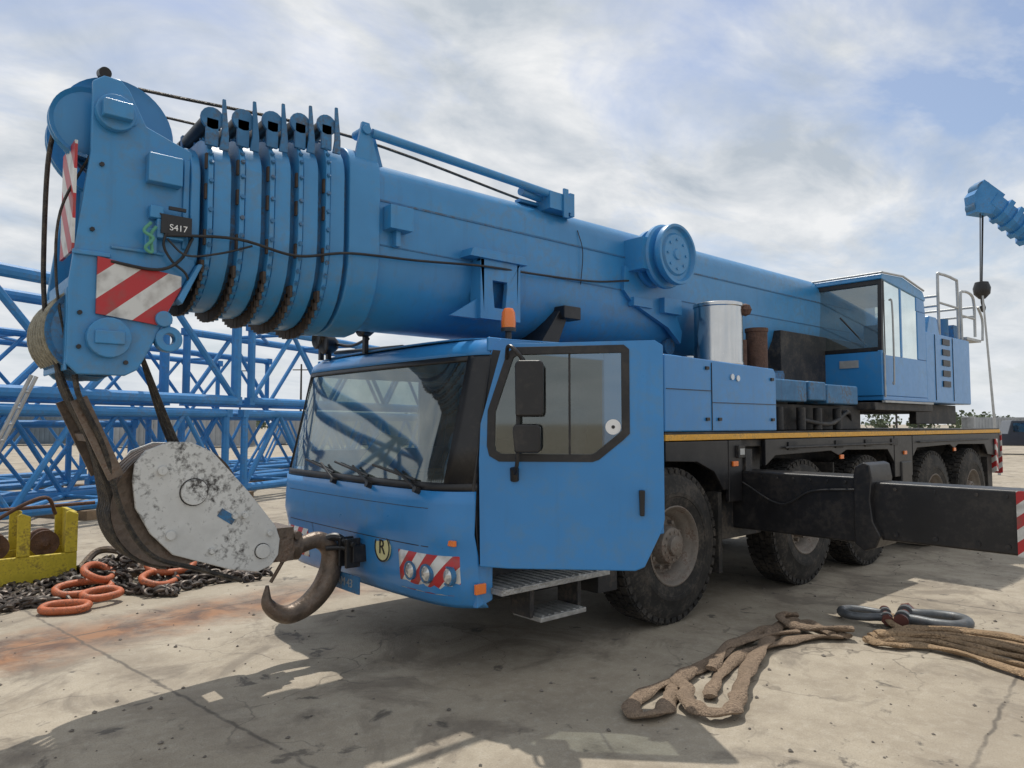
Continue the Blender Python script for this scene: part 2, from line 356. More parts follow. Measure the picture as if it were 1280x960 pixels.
sg=B(); sg.lathe([(.001,0),(.105,0),(.105,.012),(.001,.012)],(U(.80,.84)-.02,.80,.84),'x',n=32); sg.obj('r_sign',SIGNY,C)
sg=B(); sg.lathe([(.093,-.003),(.105,-.003),(.105,.0),(.093,.0)],(U(.80,.84)-.02,.80,.84),'x',n=32); sg.obj('r_sign_ring',BLACK,C)
text('R',.15,(U(.8,.84)-.023,.80,.84),(math.radians(90),0,math.radians(-90)),BLACK,C,'r_letter')
pl=B(); pl.box(-2.56,-2.545,1.0,1.42,.47,.60); pl.obj('registration_plate',BLUED,C,bevel=.003)
text('AM 43',.09,(-2.562,1.21,.535),(math.radians(90),0,math.radians(-90)),GREY,C,'registration_text')
tw=B(); tw.box(-2.58,-2.45,1.05,1.25,.70,.83); tw.box(-2.62,-2.5,1.08,1.11,.66,.88); tw.box(-2.62,-2.5,1.19,1.22,.66,.88); tw.cyl((-2.58,1.04,.84),(-2.58,1.26,.84),.02); tw.obj('towing_bracket',BLACK,C,bevel=.006)
am=B(); am.box(-2.25,-2.16,-.03,-.004,.60,.67); am.box(U(.09,.94)-.03,U(.09,.94)-.0,.05,.14,.925,.965); am.obj('front_indicators',AMB,C,bevel=.006)
sl=B()
for v0,v1,z0,z1 in((.02,W-.02,.905,.911),(.7,.706,.54,.905),(W-.71,W-.704,.54,.905),(.25,W-.25,1.17,1.174)):
    sl.grid([lerp(v0,v1,i/20) for i in range(21)],[z0,z1],lambda v,z:(U(v,z)-.0115,v,z))
sl.obj('panel_seams',CHAS,C)
sk=B(); sk.prism([(-2.22,.50),(-2.08,.54),(-2.08,.80),(-2.22,.80)],-.002,.05); sk.obj('cab_corner_skirt',BLUE,C,bevel=.01)
st=B(); st.box(-2.10,-1.0,-.12,.28,.585,.625); st.box(-1.72,-1.25,-.10,.2,.34,.375)
for i in range(16): st.box(-2.08+i*.067,-2.05+i*.067,-.11,.26,.626,.634)
for i in range(7): st.box(-1.70+i*.064,-1.67+i*.064,-.09,.18,.376,.383)
st.obj('cab_steps',ALU,C,bevel=.004)
st=B(); st.box(-1.75,-1.71,-.02,.2,.36,.6); st.box(-1.26,-1.22,-.02,.2,.36,.6); st.box(-2.1,-.7,.28,.6,.45,.9); st.box(-.95,-.72,.05,.5,.4,.9); st.obj('step_hangers',CHAS,C,bevel=.005)
# ---- open door
hx,hy=-2.20,-.012; dd=Vector((.694,-.720,0)).normalized(); dn=Vector((dd.y,-dd.x,0))
if (Vector((-5.29,-3.88,0))-Vector((hx,hy,0))).dot(dn)<0: dn=-dn
def DF(s,z,a): p=Vector((hx,hy,0))+dd*s+dn*a; return (p.x,p.y,z)
win=[(.24,2.265),(.97,2.275),(1.0,2.25),(1.0,1.69),(.96,1.65),(.80,1.52),(.76,1.505),(.13,1.505),(.07,1.54),(.055,1.60),(.06,1.84),(.19,2.23)]
def inset(P,d):
    n=len(P); out=[]
    for i in range(n):
        a=Vector(P[i-1]);b=Vector(P[i]);c=Vector(P[(i+1)%n])
        e1=(b-a).normalized();e2=(c-b).normalized(); n1=Vector((e1.y,-e1.x));n2=Vector((e2.y,-e2.x)); nn=(n1+n2).normalized()
        k=d/max(.4,nn.dot(n1)); out.append((b.x+nn.x*k,b.y+nn.y*k))
    return out
dout=[(.22,2.30),(1.18,2.315),(1.235,2.28),(1.235,1.12),(1.225,1.06),(1.10,.80),(1.04,.775),(.2,.775),(0,.785),(-.01,1.5),(.0,1.75),(.14,2.26)]
B().ring(dout,win,-.02,.02,DF).obj('open_door_panel',BLUE,C,bevel=.008)
wi=inset(win,.042); 
cz=sum(p[1] for p in win)/12
test=abs(wi[1][1]-cz)<abs(win[1][1]-cz)
if not test: wi=inset(win,-.042)
B().ring(inset(win,-.01 if test else .01),wi,-.025,.027,DF).obj('door_window_frame',BLACK,C,bevel=.004)
g=B(); g.add([DF(p[0],p[1],.0) for p in wi],[tuple(range(12))]); g.obj('door_glass',GLASSD,C)
g=B(); g.add([DF(.60,1.53,.006),DF(.615,1.53,.006),DF(.615,2.24,.006),DF(.60,2.24,.006)],[(0,1,2,3)]); g.obj('door_glass_bar',BLACK,C)
c0=Vector(DF(.90,1.73,.008)); g=B(); g.cyl(c0,c0+dn*.004,.052,n=24); g.obj('door_sticker',WHITE,C)
c0=Vector(DF(.90,1.73,.013)); g=B(); g.cyl(c0,c0+dn*.002,.012,n=12); g.obj('door_sticker_dot',BLACK,C)
g=B(); g.prism([(1.07,1.14),(1.10,1.14),(1.105,1.31),(1.065,1.31)],.02,.05,DF); g.obj('door_handle',BLACK,C,bevel=.006)
mr=B(); mr.prism([(.255,1.80),(.43,1.80),(.44,1.83),(.44,2.15),(.42,2.17),(.27,2.17),(.25,2.14)],.13,.21,DF)
mr.prism([(.25,1.56),(.41,1.56),(.42,1.59),(.42,1.73),(.40,1.75),(.25,1.75),(.235,1.72)],.12,.21,DF)
mr.obj('mirror_housings',BLACK,C,bevel=.02)
mr=B(); mr.tube([DF(.18,2.20,.03),DF(.2,2.27,.12),DF(.25,2.24,.16),DF(.30,2.15,.15),DF(.27,1.95,.12),DF(.265,1.7,.12),DF(.26,1.5,.12),DF(.24,1.42,.06),DF(.23,1.40,.02)],.014)
mr.cyl(DF(.235,1.37,.02),DF(.235,1.45,.05),.03); mr.obj('mirror_arm',BLACK,C)
bc=B(); bc.lathe([(.055,.0),(.058,.04),(.052,.12),(.035,.15),(.001,.158)],(-1.68,.30,2.49),'z',n=20); bc.obj('beacon_lens',AMB,C)
bc=B(); bc.cyl((-1.68,.30,2.36),(-1.68,.30,2.46),.025); bc.cyl((-1.68,.30,2.46),(-1.68,.30,2.49),.06); bc.obj('beacon_base',BLACK,C)
wl=B()
for v,z in((1.66,2.60),(2.5,2.56),(2.35,2.5)):
    wl.lathe([(.001,-.03),(.06,-.03),(.085,-.06),(.095,-.05),(.09,.03),(.05,.08),(.001,.09)],(-2.15,v,z),'x',n=20); wl.box(-2.17,-2.13,v-.02,v+.02,2.36,z-.05)
wl.cyl((-2.0,1.3,2.40),(-2.0,2.5,2.44),.02); wl.tube([(-2.1,1.7,2.5),(-2.1,2.0,2.46),(-2.1,2.3,2.5)],.015); wl.obj('work_lights',BLACK,C)
ec=B(); ec.prism([(-.12,1.68),(1.80,1.68),(1.80,2.28),(1.76,2.33),(.0,2.37),(-.12,2.37)],0.005,.85); ec.box(-.12,1.7,W-.85,W-.0,1.68,2.3); ec.obj('engine_cover',BLUE,C,bevel=.015)
ec=B(); ec.box(.60,.607,-.002,.1,1.69,2.33); ec.box(-.1,.60,-.002,.1,2.06,2.066); ec.box(.61,1.78,-.002,.1,1.95,1.956)
for x,z in((.50,1.78),(.50,2.26),(.70,1.78),(1.68,1.78),(1.68,2.2)): ec.box(x,x+.05,-.012,.02,z,z+.03)
ec.obj('cover_seams_latches',BLACK,C)
ec=B(); ec.cyl((.95,-.01,2.21),(.95,.02,2.21),.03); ec.cyl((1.05,-.01,2.2),(1.05,.02,2.2),.03); ec.cyl((.88,.45,2.3),(.88,.45,2.44),.05); ec.obj('cover_caps',LAMP,C)
ex=B(); ex.lathe([(.255,2.36),(.262,2.38),(.262,2.40),(.255,2.42),(.255,3.0),(.265,3.01),(.265,3.04),(.25,3.05),(.001,3.055)],(1.50,.50,0),'z',n=48); ex.obj('exhaust_silencer_cover',CHROME,C)
ex=B(); ex.lathe([(.12,2.3),(.12,2.80),(.13,2.81),(.13,2.85),(.105,2.85),(.10,2.7),(.001,2.7)],(2.28,.5,0),'z',n=24); ex.cyl((2.02,.55,2.3),(2.02,.55,2.7),.07); ex.lathe([(.001,-.07),(.05,-.05),(.07,0),(.05,.05),(.001,.07)],(1.68,.28,2.98),'z',n=16); ex.obj('exhaust_pipe',RUST,C)
# ---- boom
BV=1.32
def prof(hw,top,bot,rt=.24,hb=None,n=14):
    hb=hb or (top-bot)*.46; P=[]
    for i in range(n+1):
        a=math.pi+math.pi*i/n; e=.88
        c,s=math.cos(a),math.sin(a); c=math.copysign(abs(c)**e,c); s=math.copysign(abs(s)**e,s)
        P.append((BV+hw*c,bot+hb+hb*s))
    for i in range(7):
        a=math.pi/2*i/6; P.append((BV+hw-rt+rt*math.cos(a),top-rt+rt*math.sin(a)))
    for i in range(7):
        a=math.pi/2+math.pi/2*i/6; P.append((BV-hw+rt+rt*math.cos(a),top-rt+rt*math.sin(a)))
    return P
fx=lambda v,z,a:(a,v,z)
B().prism(prof(.485,3.78,2.51,.2),-2.55,6.4,fx).obj('boom_base_section',BLUEB,C,bevel=.01,ang=25)
B().prism(prof(.52,3.84,2.44,.23),-2.78,-2.52,fx).obj('boom_base_collar',BLUEB,C,bevel=.015,ang=25)
rings=B(); inner=B(); pads=B(); bolts=B(); roll=B(); fins=B()
for k in range(5):
    u1=-2.815-.20*k; u0=u1-.155
    hw=.51-.010*k; top=3.81-.045*k; bot=2.43+.025*k
    rings.prism(prof(hw,top,bot),u0+.04,u1,fx)
    rings.prism(prof(hw+.016,top+.014,bot-.014),u0,u0+.034,fx)
    inner.prism(prof(hw-.055,top-.05,bot+.05),u1-.01,u1+.08,fx)
    P=prof(hw+.018,top+.016,bot-.016,n=22)
    for i in range(len(P)):
        a=Vector(P[i]);b=Vector(P[(i+1)%len(P)]); d=(b-a).length; m=max(1,int(d/.13))
        if d<.03 and i%2: continue
        for j in range(m):
            p=a.lerp(b,(j+.5)/m); q=Vector((BV,3.1)); o_=(p-q).normalized()
            bolts.cyl((u0+.017,p.x,p.y),(u0+.017,p.x+o_.x*.014,p.y+o_.y*.014),.016,n=6)
    Q=prof(hw+.004,top,bot-.03,n=26)[3:24]
    for i in range(0,len(Q)-1):
        a,b=Q[i],Q[i+1]; c=((a[0]+b[0])/2,(a[1]+b[1])/2)
        if c[1]<bot+.24: pads.box(u0-.020,u0-.001,c[0]-.032,c[0]+.032,c[1]-.005,c[1]+.075)
    for (vv,zz) in ((BV-hw-.01,3.25),(BV-hw-.01,2.95),(BV-hw-.01,3.45)): pads.box(u0-.012,u0+.0,vv+.01,vv+.04,zz-.05,zz+.05)
    roll.cyl((u0+.02,BV-.46,top+.10),(u0+.02,BV-.02,top+.075),.055,n=18); roll.cyl((u0+.02,BV+.05,top+.075),(u0+.02,BV+.42,top+.075),.052,n=18)
    fins.prism([(u0+.06,top-.10),(u0+.12,top-.10),(u0+.12,top+.0),(u0+.095,top+.24),(u0+.075,top+.24),(u0+.075,top+.0)],BV-.505,BV-.485)
    fins.cyl((u0+.02,BV-.485,top+.10),(u0+.02,BV-.46,top+.10),.075,n=16); fins.box(u0-.02,u0+.06,BV-.485,BV-.46,top-.08,top+.10)
    fins.box(u0-.03,u0+.08,BV-.02,BV+.03,top-.02,top+.12)
rings.obj('telescopic_collars',BLUEB,C,bevel=.008,ang=25); inner.obj('telescopic_sections',BLUED,C,ang=25); pads.obj('wear_pads',PADM,C); bolts.obj('collar_bolts',BLUED,C); roll.obj('rope_guide_rollers',BLACK,C,bevel=.006); fins.obj('guide_fins',BLUED,C,bevel=.004)
bs=B()
bs.box(-2.6,5.5,BV-.492,BV-.480,3.44,3.455); bs.box(-2.6,5.5,BV-.492,BV-.480,3.10,3.11)
bs.obj('boom_weld_seams',BLUED,C)
bs=B()
bs.box(-2.48,-2.28,BV-.60,BV-.47,3.22,3.40)
bs.box(-2.40,-2.36,BV-.55,BV-.47,3.1,3.22)
bs.ring([(-1.58,2.62),(-1.22,2.62),(-1.20,3.10),(-1.18,3.12),(-1.62,3.12),(-1.62,3.10)],[(-1.47,2.72),(-1.35,2.72),(-1.33,2.9),(-1.33,2.95),(-1.49,2.95),(-1.49,2.9)],BV-.60,BV-.55)
bs.box(-1.62,-1.58,BV-.60,BV-.46,2.62,3.12); bs.box(-1.22,-1.18,BV-.60,BV-.46,2.62,3.12); bs.prism([(-1.75,3.12),(-1.12,3.12),(-1.15,3.19),(-1.72,3.19)],BV-.63,BV-.47)
bs.prism([(-1.9,2.62),(-1.6,2.62),(-1.6,2.80)],BV-.56,BV-.53)
bs.prism([(.28,3.10),(.42,2.98),(1.0,2.78),(1.22,2.62),(1.25,2.75),(1.1,3.0),(1.05,3.35),(.3,3.35)],BV-.53,BV-.48)
bs.box(.85,1.15,BV-.60,BV-.5,2.92,3.08); bs.box(.4,.7,BV-.56,BV-.48,2.95,3.04)
bs.prism([(-2.72,3.72),(-2.66,4.02),(-2.60,4.02),(-2.52,3.72)],.84,.87); bs.prism([(-2.60,3.72),(-2.56,3.97),(-2.50,3.97),(-2.42,3.72)],.93,.96); bs.cyl((-2.63,.82,3.96),(-2.63,1.0,3.96),.035)
bs.cyl((-2.58,.84,3.95),(-.72,.80,3.86),.036,n=12); bs.box(-.78,-.5,.76,.95,3.72,3.88); bs.box(-.62,-.56,.74,.76,3.66,3.93); bs.box(-.50,-.44,.78,.9,3.70,3.92)
bs.box(-1.0,-.75,.92,1.0,3.77,3.80); bs.cyl((-1.05,.86,3.84),(-.78,.9,3.84),.04)
bs.obj('boom_side_fittings',BLUEB,C,bevel=.008)
dr=B()
dr.lathe([(.001,-.035),(.05,-.035),(.06,-.02),(.20,-.02),(.22,-.0),(.26,-.0),(.28,-.04),(.305,-.04),(.31,-.03),(.31,.02),(.24,.03),(.24,.09),(.31,.10),(.33,.12),(.33,.16),(.24,.17),(.24,.24),(.3,.25),(.3,.3),(.001,.3)],(.72,BV-.84,3.47),'y',n=48)
for i in range(8):
    a=i*math.pi/4; dr.cyl((.72+.15*math.cos(a),BV-.85,3.47+.15*math.sin(a)),(.72+.15*math.cos(a),BV-.87,3.47+.15*math.sin(a)),.014,n=6)
dr.box(.35,.5,BV-.72,BV-.46,3.3,3.62)
dr.obj('hose_drum',BLUEB,C)
br=B(); br.prism([(-.95,2.36),(-.70,2.36),(-.50,2.78),(-.62,2.80)],.80,1.7); br.box(-.62,-.40,.74,.9,2.72,2.84); br.box(-.9,-.7,1.0,1.6,1.6,2.4); br.obj('boom_rest',BLACK,C,bevel=.01)
cy=B(); cy.cyl((3.4,BV,2.0),(1.2,BV,2.58),.16); cy.cyl((1.2,BV-.4,2.6),(1.2,BV+.4,2.6),.09); cy.box(2.5,2.9,.5,.8,2.22,2.36); cy.cyl((3.0,.7,2.2),(3.0,.7,2.4),.12); cy.obj('luffing_cylinder',BLUED,C)
ho=B(); ho.tube([(-4.02,.86,2.92),(-3.6,.775,2.95),(-3.2,.765,2.90),(-2.8,.76,2.98),(-2.2,.78,3.02),(-1.6,.70,3.05),(-1.0,.76,3.08),(-.2,.78,3.12),(.35,.79,3.2)],.010)
ho.tube([(-.35,.83,3.60),(-.30,.81,3.4),(-.32,.82,3.08)],.004)
ho.tube([(-4.0,.86,2.90),(-3.9,.80,2.80),(-3.7,.775,2.84),(-3.5,.775,2.92)],.007)
ho.tube([(-4.3,.90,2.72),(-4.05,.87,2.70),(-3.92,.86,2.78),(-3.85,.86,2.93)],.010)
ho.tube([(-4.08,.88,3.08),(-4.0,.85,3.0),(-4.02,.86,2.86),(-3.96,.87,2.76),(-3.88,.88,2.70),(-3.84,.9,2.6)],.008)
ho.obj('boom_side_cable',BLACK,C)
# ---- boom head
hp=[(-4.42,3.80),(-4.36,3.85),(-4.27,3.85),(-4.22,3.80),(-4.12,3.60),(-3.84,3.50),(-3.81,2.77),(-3.93,2.53),(-4.05,2.24),(-4.13,2.08),(-4.2,2.04),(-4.45,2.04),(-4.51,2.10),(-4.51,2.58),(-4.42,3.37)]
hd=B(); hd.prism(hp,.92,.955); hd.prism(hp,1.66,1.695)
hd.prism([(-4.34,3.35),(-4.15,3.42),(-3.84,3.45),(-3.82,2.80),(-4.0,2.62),(-4.36,2.65)],.955,1.66)
hd.prism(prof(.44,3.58,2.56),-3.86,-3.80,fx)
hd.box(-4.50,-4.1,.955,1.66,2.55,2.62)
hd.obj('boom_head',BLUEB,C,bevel=.01)
hd=B(); hd.box(-4.12,-3.92,.84,.92,3.24,3.42); hd.cyl((-4.30,.86,3.62),(-4.30,.92,3.62),.11); hd.box(-4.38,-4.22,.80,.92,3.57,3.67); hd.box(-4.06,-3.9,.86,.92,2.90,3.02)
hd.cyl((-4.30,.86,2.26),(-4.30,.92,2.26),.12); hd.box(-4.38,-4.22,.84,.92,2.22,2.30); hd.cyl((-4.0,.87,2.40),(-4.0,.92,2.40),.05)
hd.ring([(-3.96+.08*math.cos(a),2.28+.08*math.sin(a)) for a in ang[:24]],[(-3.96+.035*math.cos(a),2.28+.035*math.sin(a)) for a in ang[:24]],.90,.98)
hd.box(-4.5,-4.3,.90,.92,2.74,2.77)
hd.prism([(-3.93,2.53),(-3.81,2.77),(-3.78,2.77),(-3.90,2.50)],.86,.96); hd.box(-4.515,-4.50,.94,1.66,2.06,2.55)
hd.box(-4.12,-4.05,.88,.92,2.80,2.96); hd.box(-4.10,-4.02,.86,.92,3.02,3.10); hd.box(-3.90,-3.86,.90,.92,2.86,3.44); hd.box(-4.3,-4.0,.90,.92,2.80,2.82)
hd.obj('boom_head_fittings',BLUEB,C,bevel=.008)
hb=B()
for x,z in((-4.45,2.2),(-4.45,2.4),(-4.2,2.12),(-4.36,3.3),(-4.4,2.9)): hb.cyl((x,.905,z),(x,.925,z),.014,n=6)
hb.cyl((-4.34,1.0,3.90),(-4.34,1.08,3.92),.035); hb.box(-4.36,-4.32,1.02,1.06,3.84,3.90)
hb.box(-4.04,-3.86,.845,.86,2.93,3.05); hb.box(-4.0,-3.9,.83,.85,3.08,3.10); hb.obj('head_plate_black',BLACK,C)
text('S417',.055,(-3.94,.842,2.97),(math.radians(90),0,0),WHITE,C,'fleet_number')
hd=B(); hd.prism([(-4.37,2.40),(-4.02,2.36),(-3.90,2.60),(-3.90,2.68),(-4.37,2.74)],.895,.916); hd.obj('head_warning_plate',STR_S,C)
hd=B(); hd.box(-4.50,-4.485,.93,1.30,2.76,3.42); hd.obj('head_front_warning_plate',STR_H,C)
gs=B(); gs.tube([(-4.10,.84,2.98),(-4.14,.83,2.92),(-4.09,.82,2.88),(-4.13,.83,2.82),(-4.09,.84,2.80),(-4.1,.84,2.9),(-4.07,.84,2.96)],.010); gs.obj('green_strap',GREENT,C)
def sheave(b,x,y,z,r):
    b.lathe([(.001,0),(r*.5,0),(r*.88,.012),(r,-.006),(r,.012),(r*.9,.03),(r,.048),(r,.066),(r*.88,.048),(r*.5,.06),(.001,.06)],(x,y,z),'y',n=44)
sb=B(); 
for i in range(2): sheave(sb,-4.24,1.12+.36*i,3.60,.33)
sheave(sb,-4.40,1.05,3.58,.22)
sb.cyl((-4.22,.9,3.62),(-4.22,1.7,3.62),.05); sb.obj('top_sheaves',BLUEB,C)
sb=B()
for i in range(7): sheave(sb,-4.34,.99+.09*i,2.30,.27)
sb.obj('head_sheaves',BLUED,C)
rp=B()
for i in range(7):
    y=1.02+.09*i; rp.tube([(-4.34+.27*math.cos(a),y,2.30+.27*math.sin(a)) for a in [math.pi*(.45+.1*j) for j in range(9)]],.015,sub=2)
rp.obj('rope_on_sheaves',ROPEL,C)
rp=B()
rp.tube([(-4.12,1.15,3.92),(-2.6,1.12,4.0),(-.8,1.1,3.86)],.012)
rp.tube([(-4.15,1.51,3.92),(-2.6,1.5,3.93),(2.8,1.5,3.84)],.010)
rp.tube([(-4.56,1.15,3.62),(-4.60,1.16,3.3),(-4.60,1.18,2.7),(-4.58,1.2,2.4)],.014)
rp.tube([(-4.40,1.05,3.38),(-4.55,1.0,3.0),(-4.56,1.0,2.6),(-4.5,1.0,2.2)],.008)
rp.obj('hoist_rope',ROPE,C)
# ---- hook block
hk=[(-4.09,1.39),(-4.08,1.50),(-4.02,1.58),(-3.88,1.635),(-3.74,1.63),(-3.60,1.56),(-3.36,1.29),(-3.15,1.02),(-3.12,.93),(-3.13,.82),(-3.18,.75),(-3.28,.716),(-3.475,.76),(-3.84,.90),(-3.98,1.05),(-4.07,1.22)]
hb=B(); hb.prism(hk,1.13,1.16); hb.prism([(x,z-.01) for x,z in hk],1.50,1.53); hb.obj('hook_block_plates',WHT,C,bevel=.008)
hb=B()
for i in range(4): sheave(hb,-3.80,1.18+.08*i,1.22,.40)
hb.box(-3.35,-3.0,1.17,1.49,.76,1.0); hb.obj('hook_block_sheaves',STEEL,C)
hb=B(); 
for x,z,r in((-3.72,1.30,.085),(-3.25,.86,.05),(-3.86,1.03,.03),(-3.45,1.12,.02),(-3.92,1.45,.03),(-3.6,.9,.02),(-3.38,1.12,.022),(-3.2,.98,.02)): hb.cyl((x,1.105,z),(x,1.13,z),r,n=20)
hb.obj('hook_block_pins',WHT,C,bevel=.004)
hb=B(); hb.ring([(-3.72+.092*math.cos(a),1.30+.092*math.sin(a)) for a in ang[:24]],[(-3.72+.084*math.cos(a),1.30+.084*math.sin(a)) for a in ang[:24]],1.124,1.1295)
hb.ring([(-3.25+.055*math.cos(a),.86+.055*math.sin(a)) for a in ang[:24]],[(-3.25+.05*math.cos(a),.86+.05*math.sin(a)) for a in ang[:24]],1.124,1.1295); hb.obj('pin_grease_rings',CHAS,C)
lb=B(); lb.box(-.06,.06,-.003,0,-.03,.03,Matrix.Translation((-3.5,1.129,1.12))@Matrix.Rotation(.6,4,'Y')); lb.obj('hook_block_label',BLUED,C)
hk2=B(); hk2.tube([(-3.15,1.32,.84),(-2.95,1.32,.82),(-2.74,1.32,.86),(-2.62,1.32,.75),(-2.66,1.32,.54),(-2.80,1.32,.39),(-2.98,1.32,.335),(-3.12,1.32,.43),(-3.13,1.32,.57)],[.055,.06,.065,.080,.088,.080,.068,.048,.012],n=16,sub=8)
hk2.cyl((-3.08,1.16,.84),(-3.08,1.48,.84),.085); hk2.cyl((-2.98,1.32,.84),(-2.90,1.32,.83),.10); hk2.cyl((-2.95,1.2,.93),(-2.95,1.44,.93),.03)
hk2.tube([(-2.95,1.25,.90),(-3.06,1.25,.72),(-3.12,1.28,.6)],.014)
hk2.obj('load_hook',STEEL,C)
tc=B(); tc.tube([(-2.72,1.3,.86),(-2.62,1.25,.88),(-2.55,1.17,.82)],.03); tc.tube([(-2.70,1.26,.80),(-2.6,1.2,.8),(-2.55,1.15,.78)],.02); tc.obj('hook_lashing',BLACK,C)
rr=B()
for i in range(6):
    y=1.06+.08*i; yb=1.20+.055*i
    arc=[(-3.80+.405*math.cos(a),yb,1.22+.405*math.sin(a)) for a in [math.radians(d) for d in range(170,275,15)]]
    rr.tube([(-4.56+.02*i,y,2.22),(-4.50+.01*i,y,2.0),(-4.33+.012*i,y+.04,1.62)]+arc,.018,sub=5)
for i in range(3): rr.tube([(-4.08+.03*i,1.1+.12*i,2.22),(-3.85,1.2+.09*i,1.72),(-3.7,1.22+.07*i,1.4)],.012)
rr.tube([(-4.45,1.0,2.04),(-4.42,.99,1.9),(-4.28,1.02,1.6),(-4.16,1.06,1.2),(-3.98,1.09,.92),(-3.7,1.1,.80),(-3.4,1.1,.68)],.016)
rr.obj('hook_block_ropes',ROPE,C)
rg=B()
M=Matrix.Translation((-4.33,0,1.70))@Matrix.Rotation(-.42,4,'Y'); rg.box(-.045,.045,1.02,1.05,-.3,.22,M); rg.box(-.045,.045,1.5,1.53,-.3,.22,M); rg.box(-.03,.03,1.05,1.5,-.05,.0,M)
rg.obj('rope_guide_frame',STEEL,C)
# ---- superstructure
ss=B(); ss.cyl((4.6,BV,1.67),(4.6,BV,1.92),.85,n=40); ss.box(2.9,8.0,.35,W-.35,1.92,2.04); ss.box(3.3,7.8,.75,.95,2.04,2.95); ss.box(3.3,7.8,W-.95,W-.75,2.04,2.95)
ss.box(4.3,6.3,.02,.35,1.93,2.03); ss.box(1.9,2.6,.3,.8,1.68,2.2); ss.box(1.85,4.4,.25,.3,1.68,1.98); ss.box(6.3,8.0,.25,.35,1.75,2.05)
for x in(2.1,2.6,3.0,3.5): ss.cyl((x,.15,1.68),(x,.15,1.94),.05)
ss.tube([(2.7,.2,1.8),(3.2,.1,1.75),(3.9,.2,1.9),(4.2,.3,1.75)],.03)
ss.obj('slewing_platform',CHAS,C,bevel=.01)
ss=B(); ss.box(1.88,2.62,.08,.62,2.0,2.24); ss.box(2.64,3.05,.06,.6,2.02,2.24); ss.box(3.07,3.9,.06,.6,1.99,2.22); ss.obj('deck_lockers',BLUED,C,bevel=.02)
ss=B(); ss.box(6.10,8.0,.02,.80,2.06,3.1); ss.box(6.4,8.0,.8,W-.02,2.06,3.2); ss.prism([(6.06,2.1),(6.06,2.85),(6.3,3.35),(6.6,3.35),(6.7,3.1),(6.7,2.1)],.03,.5)
ss.obj('superstructure_housing',BLUE,C,bevel=.02)
lv=B()
for i in range(5): lv.box(6.75,7.05,.005,.03,2.95-.16*i,3.04-.16*i)
lv.box(7.2,7.207,.012,.03,2.1,3.08); lv.box(6.45,6.457,.012,.04,2.1,3.08); lv.obj('housing_louvres',BLACK,C)
oc=B(); x0,x1,y0,y1=4.52,6.06,0.0,.93
oc.box(x0,x1,y0,y1,2.06,2.12)
oc.box(x0-.02,x0+.03,y0,y1,2.12,2.72)
oc.box(x0+.03,x1,y0,y0+.03,2.12,2.66); oc.box(x0+.03,x1,y1-.03,y1,2.12,2.66); oc.box(x0+.6,x0+.68,y1-.03,y1,2.66,3.66); oc.box(x1-.03,x1,y0+.03,y1-.03,2.12,3.0)
oc.box(x1-.06,x1,y1-.09,y1,3.0,3.5)
oc.box(x0+.62,x0+.68,y0,y0+.03,2.66,3.66); oc.box(x0+1.22,x1,y0,y0+.03,2.66,3.35)
oc.prism([(x0+1.2,3.35),(x1,3.35),(x1-.05,3.56),(x0+1.2,3.66)],y0,y0+.03)
oc.obj('operator_cab',BLUE,C,bevel=.012)
oc=B(); oc.prism([(x0+.0,3.66),(x0+.02,3.73),(x0+.7,3.77),(x1-.1,3.66),(x1,3.55),(x1-.03,3.52)],y0-.01,y1+.01); oc.obj('operator_cab_roof',BLUEB,C,bevel=.015)
oc=B()
oc.prism([(x0-.02,2.72),(x0+.03,2.72),(x0+.09,3.68),(x0+.03,3.68)],y0,y0+.05); oc.prism([(x0-.02,2.72),(x0+.03,2.72),(x0+.09,3.68),(x0+.03,3.68)],y1-.05,y1)
oc.box(x0+.03,x0+.09,y0+.05,y1-.05,3.60,3.67); oc.box(x0-.02,x0+.03,y0+.05,y1-.05,2.70,2.76)
oc.cyl((x0+.02,y0+.2,2.78),(x0+.02,y0+.55,3.2),.012,n=8)
oc.box(x0+.06,x0+.1,y0-.003,y0+.0,2.66,3.64); oc.obj('operator_cab_frames',BLACK,C,bevel=.006)
gl=B(); gl.add([(x0+.0,y0+.05,2.74),(x0+.0,y1-.05,2.74),(x0+.06,y1-.05,3.62),(x0+.06,y0+.05,3.62)],[(0,1,2,3)])
gl.add([(x0+.05,y0+.01,2.66),(x0+.62,y0+.01,2.66),(x0+.62,y0+.01,3.66),(x0+.1,y0+.01,3.66)],[(0,1,2,3)])
gl.add([(x0+.68,y0+.01,2.66),(x0+1.22,y0+.01,2.66),(x0+1.22,y0+.01,3.66),(x0+.68,y0+.01,3.66)],[(0,1,2,3)])
gl.add([(x0+.05,y1-.01,2.66),(x0+.6,y1-.01,2.66),(x0+.6,y1-.01,3.66),(x0+.1,y1-.01,3.66)],[(0,1,2,3)])
gl.add([(x1-.02,y0+.05,3.0),(x1-.02,y1-.05,3.0),(x1-.02,y1-.05,3.55),(x1-.02,y0+.05,3.55)],[(0,1,2,3)])
gl.obj('operator_cab_glass',GLASSO,C)
se=B(); se.box(5.2,5.7,.25,.7,2.45,2.6); se.box(5.6,5.72,.25,.7,2.6,3.2); se.box(4.7,4.9,.3,.6,2.1,2.7); se.obj('operator_seat',SEAT,C,bevel=.03)
oc=B(); oc.tube([(x0+.2,-.04,2.3),(x0+.2,-.06,2.35),(x0+.2,-.06,3.3),(x0+.2,-.02,3.4)],.012); oc.box(x0-.05,x1+.1,-.04,.0,2.03,2.058); oc.cyl((x0+.0,-.02,3.74),(x0+.7,-.02,3.78),.014); oc.cyl((x0+.7,-.02,3.78),(x1-.1,-.02,3.67),.014); oc.cyl((x0,-.02,3.74),(x0,y1,3.74),.014)
oc.cyl((x0+.02,-.015,2.1),(x0+.02,-.015,2.68),.012)
oc.box(x0-.035,x0-.02,.3,.55,2.5,2.6)
